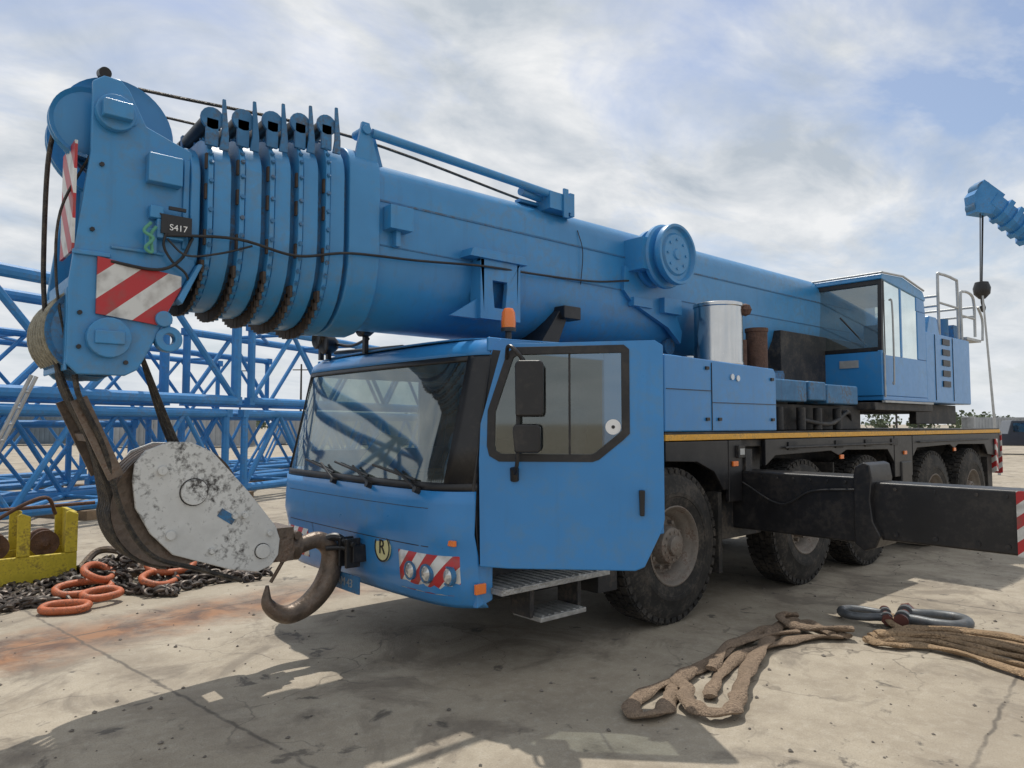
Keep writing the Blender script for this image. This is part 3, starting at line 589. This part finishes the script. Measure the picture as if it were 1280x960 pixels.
oc.obj('operator_cab_rails',GREY,C)
rl=B()
for y in(.05,.9):
    rl.tube([(6.75,y,3.1),(6.75,y,3.95),(6.85,y,4.05),(7.5,y,4.05),(7.6,y,3.95),(7.6,y,3.1)],.022,sub=3)
    rl.tube([(7.75,y,3.1),(7.75,y,3.80),(7.85,y,3.90),(8.25,y,3.90),(8.4,y,3.75),(8.4,y,3.2)],.022,sub=3)
    rl.cyl((6.75,y,3.6),(7.6,y,3.6),.018); rl.cyl((7.75,y,3.5),(8.4,y,3.5),.018)
for x in(6.75,8.4): rl.cyl((x,.05,3.55),(x,.9,3.55),.018); rl.cyl((x,.05,3.70),(x,.9,3.70),.02)
rl.box(7.9,8.6,.02,.9,3.12,3.16); rl.tube([(8.6,.0,3.15),(8.62,.0,3.5),(8.4,.0,3.7)],.02)
rl.obj('maintenance_railing',GREY,C)
wn=B(); wn.cyl((7.2,.95,3.3),(7.2,1.7,3.3),.3,n=30); wn.box(7.0,7.5,.9,.95,3.1,3.6); wn.box(7.9,8.1,1.0,1.6,3.2,3.4); wn.box(7.7,7.9,.15,.5,3.1,3.35); wn.cyl((7.3,.2,3.1),(7.3,.2,3.4),.1); wn.obj('hoist_winch',BLUED,C)
# ================================================================ GROUND ITEMS
R_=random.random
def bp_(pts,zb,amp=.01):
    return [(x,y,zb+amp*abs(math.sin(i*2.3+x*7))) for i,(x,y) in enumerate(pts)]
SL=empty('lifting_sling',(-.5,-1,0))
s=B()
s.tube(bp_([(.66,-1.20),(.72,-.95),(.78,-.75),(.45,-.68),(-.06,-.69),(-.6,-.80),(-1.1,-.86),(-1.5,-.88),(-1.80,-.98),(-1.86,-1.10),(-1.70,-1.14),(-1.45,-1.02),(-1.30,-.92)],.026),.052,n=12,flat=.38,sub=9,twist=.3)
s.tube(bp_([(.55,-1.12),(.60,-.85),(.70,-.66),(.35,-.74),(.0,-.86),(-.45,-1.02),(-.9,-1.2),(-1.2,-1.34),(-1.42,-1.44),(-1.56,-1.36),(-1.50,-1.18),(-1.33,-1.05),(-1.25,-.93),(-1.0,-.86)],.05),.055,n=12,flat=.38,sub=9,twist=.35)
s.tube(bp_([(.62,-1.16),(.40,-1.0),(.1,-.93),(-.3,-.88),(-.8,-.98),(-1.15,-1.12),(-1.3,-1.2)],.025),.046,n=12,flat=.4,sub=9,twist=.3)
s.tube(bp_([(.70,-1.22),(.5,-.98),(.45,-.8),(.65,-.62),(.78,-.7)],.08),.045,n=12,flat=.5,sub=9,twist=.4)
s.tube(bp_([(.4,-.9),(.0,-.78),(-.4,-.75),(-.75,-.9),(-.9,-.95)],.055),.04,n=12,flat=.4,sub=9,twist=.4)
s.obj('sling_strands',SLING2,SL)
SL2=empty('lifting_sling',(1,-1.9,0))
s=B()
for i in range(8):
    o=i*.05; zz=.025+.02*(i%3); w_=.03*math.sin(i*2.1)
    s.tube(bp_([(.66+o,-1.33-o*.4),(.86+o,-1.50+w_),(1.02+o*1.2+w_,-1.75),(.95+o*1.8-w_,-2.1),(.88+o*1.9+w_,-2.4),(.8+o*2,-2.8),(.75+o*2,-3.3)],zz,.014),.036,n=12,flat=.55,sub=8,twist=.4)
s.tube(bp_([(1.5,-1.18),(1.35,-1.25),(1.2,-1.35),(1.1,-1.55),(1.25,-1.8),(1.3,-2.2),(1.2,-2.8)],.05),.045,n=12,flat=.4,sub=8,twist=.3)
s.tube(bp_([(.70,-1.33),(.66,-1.42),(.72,-1.56),(.86,-1.7),(.85,-2.0),(.72,-2.3),(.6,-2.7)],.03),.045,n=12,flat=.4,sub=8,twist=.3)
s.obj('sling_strands',SLING,SL2)
def shackle(name,x,y,rot,sc,m,mp,z=.05):
    E=empty(name,(x,y,0)); M=Matrix.Translation((x,y,z))@Matrix.Rotation(rot,4,'Z')@Matrix.Scale(sc,4)
    b=B(); P=[(-.20,-.11,0),(-.12,-.115,0),(0,-.16,0)]+[(.06+.17*math.sin(a),-.17*math.cos(a),0) for a in [math.radians(d) for d in range(20,170,20)]]+[(0,.16,0),(-.12,.115,0),(-.20,.11,0)]
    b.tube([M@Vector(p) for p in P],[.04*sc,.045*sc,.05*sc,.045*sc,.04*sc],n=12,sub=4)
    for q in(-.11,.11): b.cyl(M@Vector((-.22,q-.035,0)),M@Vector((-.22,q+.035,0)),.062*sc)
    b.obj('bow',m,E)
    b=B(); b.cyl(M@Vector((-.22,-.22,0)),M@Vector((-.22,.22,0)),.036*sc); b.cyl(M@Vector((-.22,.17,0)),M@Vector((-.22,.23,0)),.06*sc,n=6); b.cyl(M@Vector((-.22,-.24,0)),M@Vector((-.22,-.20,0)),.055*sc); b.obj('pin',mp,E)
PINM=mat('pin_red_brown',(.14,.05,.04),.5,metal=.3,var=.3)
GSH=mat('shackle_grey',(.13,.14,.15),.5,metal=.4,var=.3,dirt=(.1,.07,.05),damt=.5,scale=12)
shackle('shackle',1.60,-1.52,math.radians(-75),1.05,GSH,PINM,.07)
shackle('shackle',1.38,-1.02,math.radians(115),.8,GSH,PINM,.06)
shackle('shackle',-2.25,4.45,.4,.65,STEEL,STEEL,.06)
shackle('shackle',-2.05,4.75,2.0,.6,STEEL,STEEL,.06)
def oval(name,x,y,z,rot,tilt,L,w,r,m):
    E=empty(name,(x,y,0)); M=Matrix.Translation((x,y,z))@Matrix.Rotation(rot,4,'Z')@Matrix.Rotation(tilt,4,'X'); b=B(); P=[]
    for i in range(33):
        a=2*math.pi*i/32; c,s_=math.cos(a),math.sin(a)
        P.append(M@Vector((math.copysign(abs(c)**.8,c)*L,math.copysign(abs(s_)**.8,s_)*w,0)))
    b.tube(P,r,n=12,sub=1); b.obj('link',m,E)
for a in((-3.72,4.42,.12,.2,.25,.25,.13),(-3.55,4.62,.22,1.1,.5,.23,.13),(-3.95,3.98,.05,-.5,.1,.19,.11),(-3.02,4.40,.12,.9,.3,.25,.14),(-2.85,4.62,.22,-.2,.6,.23,.13),(-3.62,4.12,.10,.4,.15,.17,.11)):
    oval('orange_master_link',*a[:5],a[5],a[6],.036,ORG)
CH=empty('chain_pile',(-3.3,4.8,0))
c=B()
def link(b,p,d,roll,L=.075,w=.03,r=.0125):
    d=Vector(d).normalized(); a=d.orthogonal().normalized(); a=Matrix.Rotation(roll,3,d)@a
    pts=[]
    for i in range(11):
        t=2*math.pi*i/10; pts.append(Vector(p)+d*(L*.62*math.cos(t))+a*(w*math.sin(t)))
    b.tube(pts,r,n=6,sub=1)
random.seed(3)
for ch_ in range(24):
    x,y=-4.1+2.0*R_(),4.3+1.5*R_(); th=R_()*6.28; z=.03
    for i in range(26):
        th+=(R_()-.5)*1.0; x+=.105*math.cos(th); y+=.105*math.sin(th)
        if x<-4.35 or x>-1.9 or y<4.2 or y>5.9: th+=math.pi*.7
        dd_=math.hypot((x+3.0)/1.0,(y-5.0)/.75); z=.03+max(0,.42*(1-dd_))*R_()+.03*R_()
        link(c,(x,y,z),(math.cos(th),math.sin(th),.2*(R_()-.5)),(i%2)*1.57+R_()*.4,.095,.040,.018)
c.obj('chain_links',CHN,CH)
c=B()
for k_ in range(11):
    x,y=-3.6+1.3*R_(),4.7+.8*R_(); c.tube([(x,y,.12),(x+.2,y+.15,.28),(x+.4,y+.05,.28),(x+.6,y+.22,.10)],.042,n=8)
c.obj('grab_hooks',STEEL,CH)
Y=empty('yellow_sheave_frame',(-4.2,5.8,0))
y=B(); a0,a1=-5.05,-3.62; h=.78
y.box(a0,a1,5.35,5.40,.05,.34); y.box(a0,a1,5.98,6.03,.05,.34); y.box(a0,a1,5.4,5.98,.0,.06)
for a in(a0,-4.66,-4.18,a1-.12):
    for q0,q1 in((5.34,5.38),(5.99,6.03)): y.prism([(a,.34),(a+.12,.34),(a+.12,h-.02),(a+.03,h+.02),(a,h)],q0,q1)
y.box(a1-.05,a1,5.4,5.98,.06,h); y.box(a0,a0+.05,5.4,5.98,.06,h); y.box(a0,-4.5,5.345,5.395,h-.14,h+.02)
y.obj('frame',YPAINT,Y,bevel=.01)
y=B()
for a in(-4.85,-4.36,-3.9): y.lathe([(.001,0),(.03,0),(.05,.02),(.09,.03),(.14,.02),(.14,.08),(.10,.10),(.10,.20),(.14,.22),(.14,.30),(.001,.32)],(a,5.50,.44),'y',n=24)
y.cyl((-5.1,5.7,.80),(-3.4,5.66,.84),.02); y.tube([(-4.4,5.5,.7),(-4.1,5.4,.9),(-3.9,5.45,.94),(-3.8,5.6,.75)],.02)
y.obj('rollers',RUST,Y)
# ================================================================ LATTICES
def lattice(x,y,ang_,L,w,z0,h,rc=.085,rd=.045,bay=1.9):
    E=empty('lattice_boom_section',(x,y,0)); M=Matrix.Translation((x,y,z0))@Matrix.Rotation(ang_,4,'Z')
    b=B(); n=int(L/bay); b_=L/n
    P=lambda a,c,e:M@Vector((a,c,e))
    for c in(0,w):
        for e in(0,h): b.cyl(P(0,c,e),P(L,c,e),rc,n=10)
    for i in range(n):
        a0,a1,am_=i*b_,(i+1)*b_,(i+.5)*b_
        for c in(0,w):
            b.cyl(P(a0,c,0),P(am_,c,h),rd,n=7,caps=False); b.cyl(P(am_,c,h),P(a1,c,0),rd,n=7,caps=False)
        for e,o in((0,0),(h,.5)):
            b.cyl(P((i+o)*b_,0,e),P((i+o)*b_,w,e),rd*.8,n=7,caps=False)
            b.cyl(P(a0,0,e),P(a1,w,e),rd*.8,n=7,caps=False)
    for c in(0,w):
        b.cyl(P(0,c,0),P(0,c,h),rd*1.6,n=8); b.cyl(P(L,c,0),P(L,c,h),rd*1.6,n=8)
        for e in(0,h):
            for xx in(-.12,L-.05): b.box(xx,xx+.17,c-.09,c+.09,e-.09,e+.09,M)
    b.obj('lattice',LBLUE,E)
LA=math.atan2(.447,.895)
dx,dy=math.cos(LA),math.sin(LA)
def LP(t,o): return(-6.5+dx*t-dy*o,9.39+dy*t+dx*o)
def lat(t,o,L,w,z0,h,**k): 
    x,y_=LP(t,o); lattice(x,y_,LA,L,w,z0,h,**k)
lat(-4,0,12,2.0,.25,1.75,rc=.095,rd=.055,bay=2.2); lat(8.6,0,12,2.0,.25,1.75,rc=.095,rd=.055,bay=2.2)
lat(-3.2,.1,11.6,2.3,2.3,2.05,rc=.12,rd=.075,bay=3.0); lat(8.9,.1,12,2.1,2.3,1.8,rc=.1,rd=.06,bay=2.6)
lat(-4,3,12,2.2,.25,1.5,bay=2.2); lat(8.5,3,14,2.0,.25,1.7,bay=2.4); lat(1,3.2,12,2.0,2.1,1.6,bay=2.6)
lat(-3,6.5,14,2.2,.25,1.8,bay=2.4); lat(12,6.5,12,2.2,.25,1.8,bay=2.4)
lat(21,0,10,2,.25,1.75)
wd=mat('timber',(.22,.15,.09),.85,var=.3,scale=5,bump=.3)
tbm=B()
for t in range(-4,34,4):
    for o in(0,3,6.5):
        x,y_=LP(t+.5,o); M=Matrix.Translation((x,y_,0))@Matrix.Rotation(LA,4,'Z'); tbm.box(-.12,.12,-.3,2.5,0,.17,M)
tbm.obj('timber_bearers',wd)
LD=empty('ladder',(-4.2,9.6,0)); l=B()
a=Vector((-4.55,9.55,0));b_=Vector((-3.6,9.25,2.5)); sd=Vector((.12,.38,0))*.9
l.cyl(a,b_,.03,n=8); l.cyl(a+sd,b_+sd,.03,n=8)
for i in range(1,10): p=a.lerp(b_,i/10); l.cyl(p,p+sd,.018,n=8)
l.obj('rails_and_rungs',GREY,LD)
# ================================================================ BACKGROUND CRANE (right)
def cw(R,F,z=0): return Vector((-5.29+.6574*F+.7536*R,-3.88+.7536*F-.6574*R,z))
K=empty('background_crane',cw(33,34))
H=cw(19.9,30,11.3); Bs=cw(31.5,31,2.6); d=(Bs-H).normalized()
sidev=Vector((0,0,1)).cross(d).normalized(); upv=d.cross(sidev).normalized()
def bf(a,s_,u_): return H+d*a+sidev*s_+upv*u_
k=B()
def bprism(a0,a1,hw,ht):
    pts=[(-hw,ht),(hw,ht),(hw,-ht*.4),(hw*.5,-ht),(-hw*.5,-ht),(-hw,-ht*.4)]
    vs=[bf(a,x,z) for a in(a0,a1) for x,z in pts]; n=6
    k.add(vs,[tuple(range(n)),tuple(range(2*n-1,n-1,-1))]+[(i,(i+1)%n,(i+1)%n+n,i+n) for i in range(n)])
bprism(.3,4,.32,.38); bprism(3.6,9,.42,.48); bprism(8.5,14.9,.5,.58)
for a in(.9,1.4,1.9,2.4,2.9,3.6): bprism(a,a+.22,.40+.02*a,.46+.02*a)
k.add([bf(-.5,-.3,.5),bf(.6,-.3,.55),bf(.6,-.3,-.5),bf(0,-.3,-.85),bf(-.5,-.3,-.3),bf(-.5,.3,.5),bf(.6,.3,.55),bf(.6,.3,-.5),bf(0,.3,-.85),bf(-.5,.3,-.3)],[(0,1,2,3,4),(9,8,7,6,5)]+[(i,(i+1)%5,(i+1)%5+5,i+5) for i in range(5)])
k.obj('boom',LBLUE,K)
k=B(); k.cyl(bf(-.25,-.28,.2),bf(-.25,.28,.2),.34); k.cyl(bf(0,-.28,-.5),bf(0,.28,-.5),.28); k.obj('sheaves',BLUED,K)
k=B(); Mx=Matrix.Translation(cw(33,33))@Matrix.Rotation(math.radians(-20),4,'Z')
k.box(-6,6,-1.3,1.3,.9,1.7,Mx); k.box(-6,-4.2,-1.3,1.3,.8,2.7,Mx); k.box(-2,3,-1.2,1.2,1.7,3.0,Mx); k.box(2,3.5,-1.3,1.3,1.7,3.3,Mx); k.box(-2,-.6,-1.3,-.4,1.7,3.6,Mx); k.obj('carrier_body',LBLUE,K,bevel=.05)
k=B()
for a in(-4.8,-2.8,-.2,2,4): 
    k.cyl(Mx@Vector((a,-1.32,.68)),Mx@Vector((a,-.95,.68)),.68,n=24); k.cyl(Mx@Vector((a,.95,.68)),Mx@Vector((a,1.32,.68)),.68,n=24)
k.obj('wheels',RUB,K)
k=B(); hkp=cw(19.75,30,7.3)
for q in(-.28,0,.12): k.cyl(H+Vector((q,0,-.3)),hkp+Vector((q*.6,0,.4)),.022,n=6)
k.lathe([(.001,.45),(.25,.4),(.33,.15),(.3,-.1),(.12,-.3),(.001,-.32)],hkp,'z',n=14); k.tube([hkp+Vector((0,0,-.3)),hkp+Vector((.05,0,-.5)),hkp+Vector((.2,0,-.65)),hkp+Vector((.05,.0,-.8)),hkp+Vector((-.15,0,-.65))],.07)
k.obj('hook_and_ropes',BLACK,K)
U1=empty('utility_pole',cw(16.6,24.8)); k=B(); k.cyl(cw(16.7,24.8),cw(16.35,24.8,6.2),.05,.03,n=8); k.obj('mast',GREY,U1)
for R,F,h in((-22,75,8),(48,90,9),(-34,90,9),(62,110,9)):
    u=empty('utility_pole',cw(R,F)); k=B(); k.cyl(cw(R,F),cw(R,F,h),.14,.09,n=8); k.cyl(cw(R-.9,F,h-.6),cw(R+.9,F,h-.6),.06,n=6); k.obj('mast',CHAS,u)
random.seed(11)
for R,F,L,m,zz in((58,82,12,BOXM2,0),(-26,55,12,BOXM2,0),(-40,60,12,BOXM,0),(-14,62,12,BOXM2,0),(-3,70,12,BOXM,0)):
    p=cw(R,F); E=empty('shipping_container',p); M=Matrix.Translation(p)@Matrix.Rotation(math.radians(-41+random.uniform(-20,20)),4,'Z')
    k=B(); k.box(-L/2,L/2,-1.22,1.22,.1,2.5,M)
    n=int(L/.35)
    for i in range(n):
        a=-L/2+.15+i*.35; k.box(a,a+.18,-1.26,1.26,.25,2.35,M)
    for a in(-L/2,L/2-.12): k.box(a,a+.12,-1.28,1.28,0,2.6,M)
    k.obj('corrugated_body',m,E)
PK=empty('parked_truck',cw(29.5,42)); M=Matrix.Translation(cw(29.5,42))@Matrix.Rotation(math.radians(-60),4,'Z')
k=B(); k.prism([(-2.6,.5),(2.6,.5),(2.6,1.1),(1.5,1.2),(1.0,1.95),(-.6,1.95),(-.8,1.2),(-2.6,1.2)],-.9,.9,lambda u,z,a:tuple(M@Vector((u,a,z)))); k.obj('body',mat('dark_vehicle_paint',(.03,.035,.05),.35,coat=.4),PK,bevel=.05)
k=B(); k.box(-.55,.9,-.92,.92,1.3,1.8,M); k.obj('windows',GLASSD,PK)
k=B()
for a in(-1.7,1.7):
    for q in(-.92,.7): k.cyl(M@Vector((a,q,.4)),M@Vector((a,q+.22,.4)),.4)
k.obj('wheels',RUB,PK)
random.seed(5); t=B()
for i in range(90):
    R=-170+i*4.4+random.uniform(-2,2); F=230+random.uniform(-12,25); c=cw(R,F); h=random.uniform(3,6)
    t.cyl(c,c+Vector((0,0,h*.5)),.22,.1,n=5)
    for j in range(80):
        a=random.uniform(0,6.28); rr=random.uniform(0,1)**.5*h*.8; zz=h*random.uniform(.1,1.0); rr*=math.sqrt(max(.05,1-((zz/h-.5)/.6)**2))
        p=c+Vector((rr*math.cos(a),rr*math.sin(a),zz)); s_=random.uniform(.35,.9)
        n1=Vector((random.gauss(0,1),random.gauss(0,1),random.gauss(0,1))).normalized(); a1=n1.orthogonal().normalized()*s_; b1=n1.cross(a1)
        t.add([p-a1,p+b1*.7,p+a1,p-b1*.8],[(0,1,2,3)])
t.obj('distant_trees',LEAF,ang=1)
random.seed(9); pb=B()
for i in range(1100):
    F=2.2+random.random()**1.5*12; R=random.uniform(-.8,.8)*F; c=cw(R,F); s_=random.choice((.005,.007,.010,.016))*random.uniform(.7,1.3)
    vs=[c+Vector((x*s_*random.uniform(.6,1.2),y_*s_*random.uniform(.6,1.2),z*s_*.6+s_*.3)) for x,y_,z in((1,0,0),(-1,0,0),(0,1,0),(0,-1,0),(0,0,1),(0,0,-1))]
    pb.add(vs,[(0,2,4),(2,1,4),(1,3,4),(3,0,4),(2,0,5),(1,2,5),(3,1,5),(0,3,5)])
pb.obj('pebbles',STONE)
# ================================================================ GROUND
gm=D.materials.new('concrete_yard'); t=nt(gm); o=N(t,'ShaderNodeOutputMaterial'); p=N(t,'ShaderNodeBsdfPrincipled'); t.links.new(p.outputs[0],o.inputs[0])
tc=N(t,'ShaderNodeTexCoord').outputs['Object']
def noi(sc,det=5,ro=.6,dist=0,vec=None):
    n=N(t,'ShaderNodeTexNoise',i_Scale=sc,i_Detail=det,i_Roughness=ro,i_Distortion=dist); t.links.new(vec or tc,n.inputs[0]); return n.outputs[0]
nA=noi(.35);nB=noi(2.2,7,.7);nC=noi(14,4,.7);nD=noi(90,1)
col=mixc(t,ramp(t,nA,.3,.7),(.31,.262,.195),(.42,.365,.285))
col=mixc(t,math_(t,'MULTIPLY',ramp(t,nB,.44,.66),.62),col,(.215,.175,.13))
col=mixc(t,math_(t,'MULTIPLY',ramp(t,nC,.5,.75),.4),col,(.50,.455,.38))
col=mixc(t,math_(t,'MULTIPLY',ramp(t,nD,.45,.7),.3),col,(.18,.15,.12))
nS=noi(.9,7,.68,1.0); col=mixc(t,math_(t,'MULTIPLY',ramp(t,nS,.52,.62),.6),col,(.135,.11,.085))
nT=noi(3.2,6,.6,.4); col=mixc(t,math_(t,'MULTIPLY',ramp(t,nT,.63,.68),.75),col,(.055,.047,.04))
mp=N(t,'ShaderNodeMapping'); mp.vector_type='POINT'; mp.inputs['Location'].default_value=(4.05,-3.05,0); t.links.new(tc,mp.inputs[0])
mr_=N(t,'ShaderNodeMapping'); mr_.inputs['Rotation'].default_value=(0,0,math.radians(-8)); t.links.new(mp.outputs[0],mr_.inputs[0])
wob=N(t,'ShaderNodeTexNoise',i_Scale=6,i_Detail=3); t.links.new(tc,wob.inputs[0])
sp=N(t,'ShaderNodeSeparateXYZ'); t.links.new(mr_.outputs[0],sp.inputs[0])
def joint(c,per):
    c=math_(t,'ADD',c,math_(t,'MULTIPLY_ADD',wob.outputs[0],.06,-.03))
    return math_(t,'PINGPONG',math_(t,'ADD',c,1000*per),per/2)
jx=joint(sp.outputs[0],6.0); jy=joint(sp.outputs[1],6.0)
jd=math_(t,'MINIMUM',jx,jy)
jm=math_(t,'MULTIPLY',ramp(t,jd,.006,.018,(1,1,1,1),(0,0,0,1)),ramp(t,nB,.35,.55,(.25,.25,.25,1)))
soft=ramp(t,jd,.0,.35,(1,1,1,1),(0,0,0,1))
ry=math_(t,'ABSOLUTE',math_(t,'ADD',sp.outputs[1],math_(t,'MULTIPLY_ADD',nS,.9,-.35)))
rm=ramp(t,ry,.10,.62,(1,1,1,1),(0,0,0,1))
xm=ramp(t,math_(t,'MULTIPLY_ADD',sp.outputs[0],.1,.5),.62,.95,(1,1,1,1),(0,0,0,1))
rm=math_(t,'MULTIPLY',math_(t,'MULTIPLY',rm,xm),ramp(t,nB,.28,.5,(.35,.35,.35,1)))
col=mixc(t,rm,col,mixc(t,ramp(t,nT,.4,.60),(.29,.135,.06),(.09,.042,.028)))
col=mixc(t,math_(t,'MULTIPLY',soft,.25),col,(.20,.165,.13))
col=mixc(t,math_(t,'MULTIPLY',jm,.75),col,(.07,.06,.05))
vec=N(t,'ShaderNodeVectorMath',operation='ADD'); wn_=N(t,'ShaderNodeTexNoise',i_Scale=1.5,i_Detail=4); t.links.new(tc,wn_.inputs[0]); t.links.new(tc,vec.inputs[0]); t.links.new(wn_.outputs['Color'],vec.inputs[1])
vo=N(t,'ShaderNodeTexVoronoi',feature='DISTANCE_TO_EDGE',i_Scale=.9); t.links.new(vec.outputs[0],vo.inputs['Vector'])
cm=ramp(t,vo.outputs['Distance'],.003,.009,(1,1,1,1),(0,0,0,1))
cm=math_(t,'MULTIPLY',cm,ramp(t,nA,.46,.6))
col=mixc(t,math_(t,'MULTIPLY',cm,.6),col,(.09,.075,.06))
t.links.new(col,p.inputs['Base Color']); 
t.links.new(math_(t,'MULTIPLY_ADD',nB,.25,.62),p.inputs['Roughness'])
bp=N(t,'ShaderNodeBump'); bp.inputs['Strength'].default_value=.5; bp.inputs['Distance'].default_value=.012
hh=math_(t,'ADD',nC,math_(t,'MULTIPLY',nD,.5)); t.links.new(hh,bp.inputs['Height']); t.links.new(bp.outputs[0],p.inputs['Normal'])
g=B(); q=2500; g.add([(-q,-q,0),(q,-q,0),(q,q,0),(-q,q,0)],[(0,1,2,3)]); g.obj('ground',gm)
# ================================================================ WORLD
EL,AZ=math.radians(66),math.radians(32)
w=D.worlds.new('World'); S.world=w; w.use_nodes=True; t=w.node_tree; t.nodes.clear()
o=N(t,'ShaderNodeOutputWorld'); sky=N(t,'ShaderNodeTexSky',sky_type='NISHITA',sun_disc=False,sun_elevation=EL,sun_rotation=AZ,air_density=1.0,dust_density=2.0,ozone_density=1.0)
b1=N(t,'ShaderNodeBackground'); b1.inputs[1].default_value=.13; t.links.new(sky.outputs[0],b1.inputs[0])
tc=N(t,'ShaderNodeTexCoord').outputs['Generated']; sp=N(t,'ShaderNodeSeparateXYZ'); t.links.new(tc,sp.inputs[0])
zz=math_(t,'ADD',math_(t,'MAXIMUM',sp.outputs[2],0.0),.22)
px_=math_(t,'DIVIDE',sp.outputs[0],zz); py_=math_(t,'DIVIDE',sp.outputs[1],zz)
cb_=N(t,'ShaderNodeCombineXYZ'); t.links.new(px_,cb_.inputs[0]); t.links.new(py_,cb_.inputs[1])
mp=N(t,'ShaderNodeMapping'); mp.inputs['Rotation'].default_value=(0,0,.5); mp.inputs['Scale'].default_value=(1.0,1.4,1); mp.inputs['Location'].default_value=(2.3,.7,0); t.links.new(cb_.outputs[0],mp.inputs[0])
n1=N(t,'ShaderNodeTexNoise',i_Scale=1.5,i_Detail=6,i_Roughness=.6,i_Distortion=.4); t.links.new(mp.outputs[0],n1.inputs[0])
n2=N(t,'ShaderNodeTexNoise',i_Scale=2.8,i_Detail=7,i_Roughness=.58,i_Distortion=.3); t.links.new(mp.outputs[0],n2.inputs[0])
def gap(cx,cy,r,amt,src):
    a=math_(t,'SUBTRACT',px_,cx); b=math_(t,'SUBTRACT',py_,cy)
    dd2=math_(t,'SQRT',math_(t,'ADD',math_(t,'MULTIPLY',a,a),math_(t,'MULTIPLY',b,b)))
    gg=ramp(t,math_(t,'DIVIDE',dd2,r),0,1,(1,1,1,1),(0,0,0,1))
    return math_(t,'SUBTRACT',src,math_(t,'MULTIPLY',gg,amt))
src=math_(t,'ADD',n1.outputs[0],.07)
src=gap(1.35,.38,.55,.30,src); src=gap(.9,.75,.3,.10,src)
mk=ramp(t,src,.34,.56)
hz=ramp(t,sp.outputs[2],.02,.30,(1,1,1,1),(0,0,0,1))
mk=math_(t,'MAXIMUM',mk,hz)
cc=ramp(t,n2.outputs[0],.34,.66,(.50,.56,.63,1),(.90,.91,.92,1))
cc=mixc(t,math_(t,'MULTIPLY',hz,.65),cc,(.78,.82,.86))
b2=N(t,'ShaderNodeBackground'); b2.inputs[1].default_value=.98; t.links.new(cc,b2.inputs[0])
ms=N(t,'ShaderNodeMixShader'); t.links.new(mk,ms.inputs[0]); t.links.new(b1.outputs[0],ms.inputs[1]); t.links.new(b2.outputs[0],ms.inputs[2]); t.links.new(ms.outputs[0],o.inputs[0])
sd=D.lights.new('sun','SUN'); sd.energy=3.3; sd.angle=math.radians(.6); sd.color=(1,.95,.86); so=D.objects.new('sun',sd); S.collection.objects.link(so); so.location=(20,30,60)
dirv=Vector((math.cos(EL)*math.sin(AZ),math.cos(EL)*math.cos(AZ),math.sin(EL))); so.rotation_euler=dirv.to_track_quat('Z','Y').to_euler()
# ================================================================ CAMERA
cd=D.cameras.new('camera'); cd.sensor_width=36; cd.lens=36*900/1280; cd.clip_end=6000; cd.clip_start=.05
co=D.objects.new('camera',cd); co.location=(-5.29,-3.88,1.75); co.rotation_euler=(math.radians(93.18),0,math.radians(-41.1)); S.collection.objects.link(co); S.camera=co
S.view_settings.view_transform='Standard'; S.view_settings.look='None'; S.view_settings.exposure=0
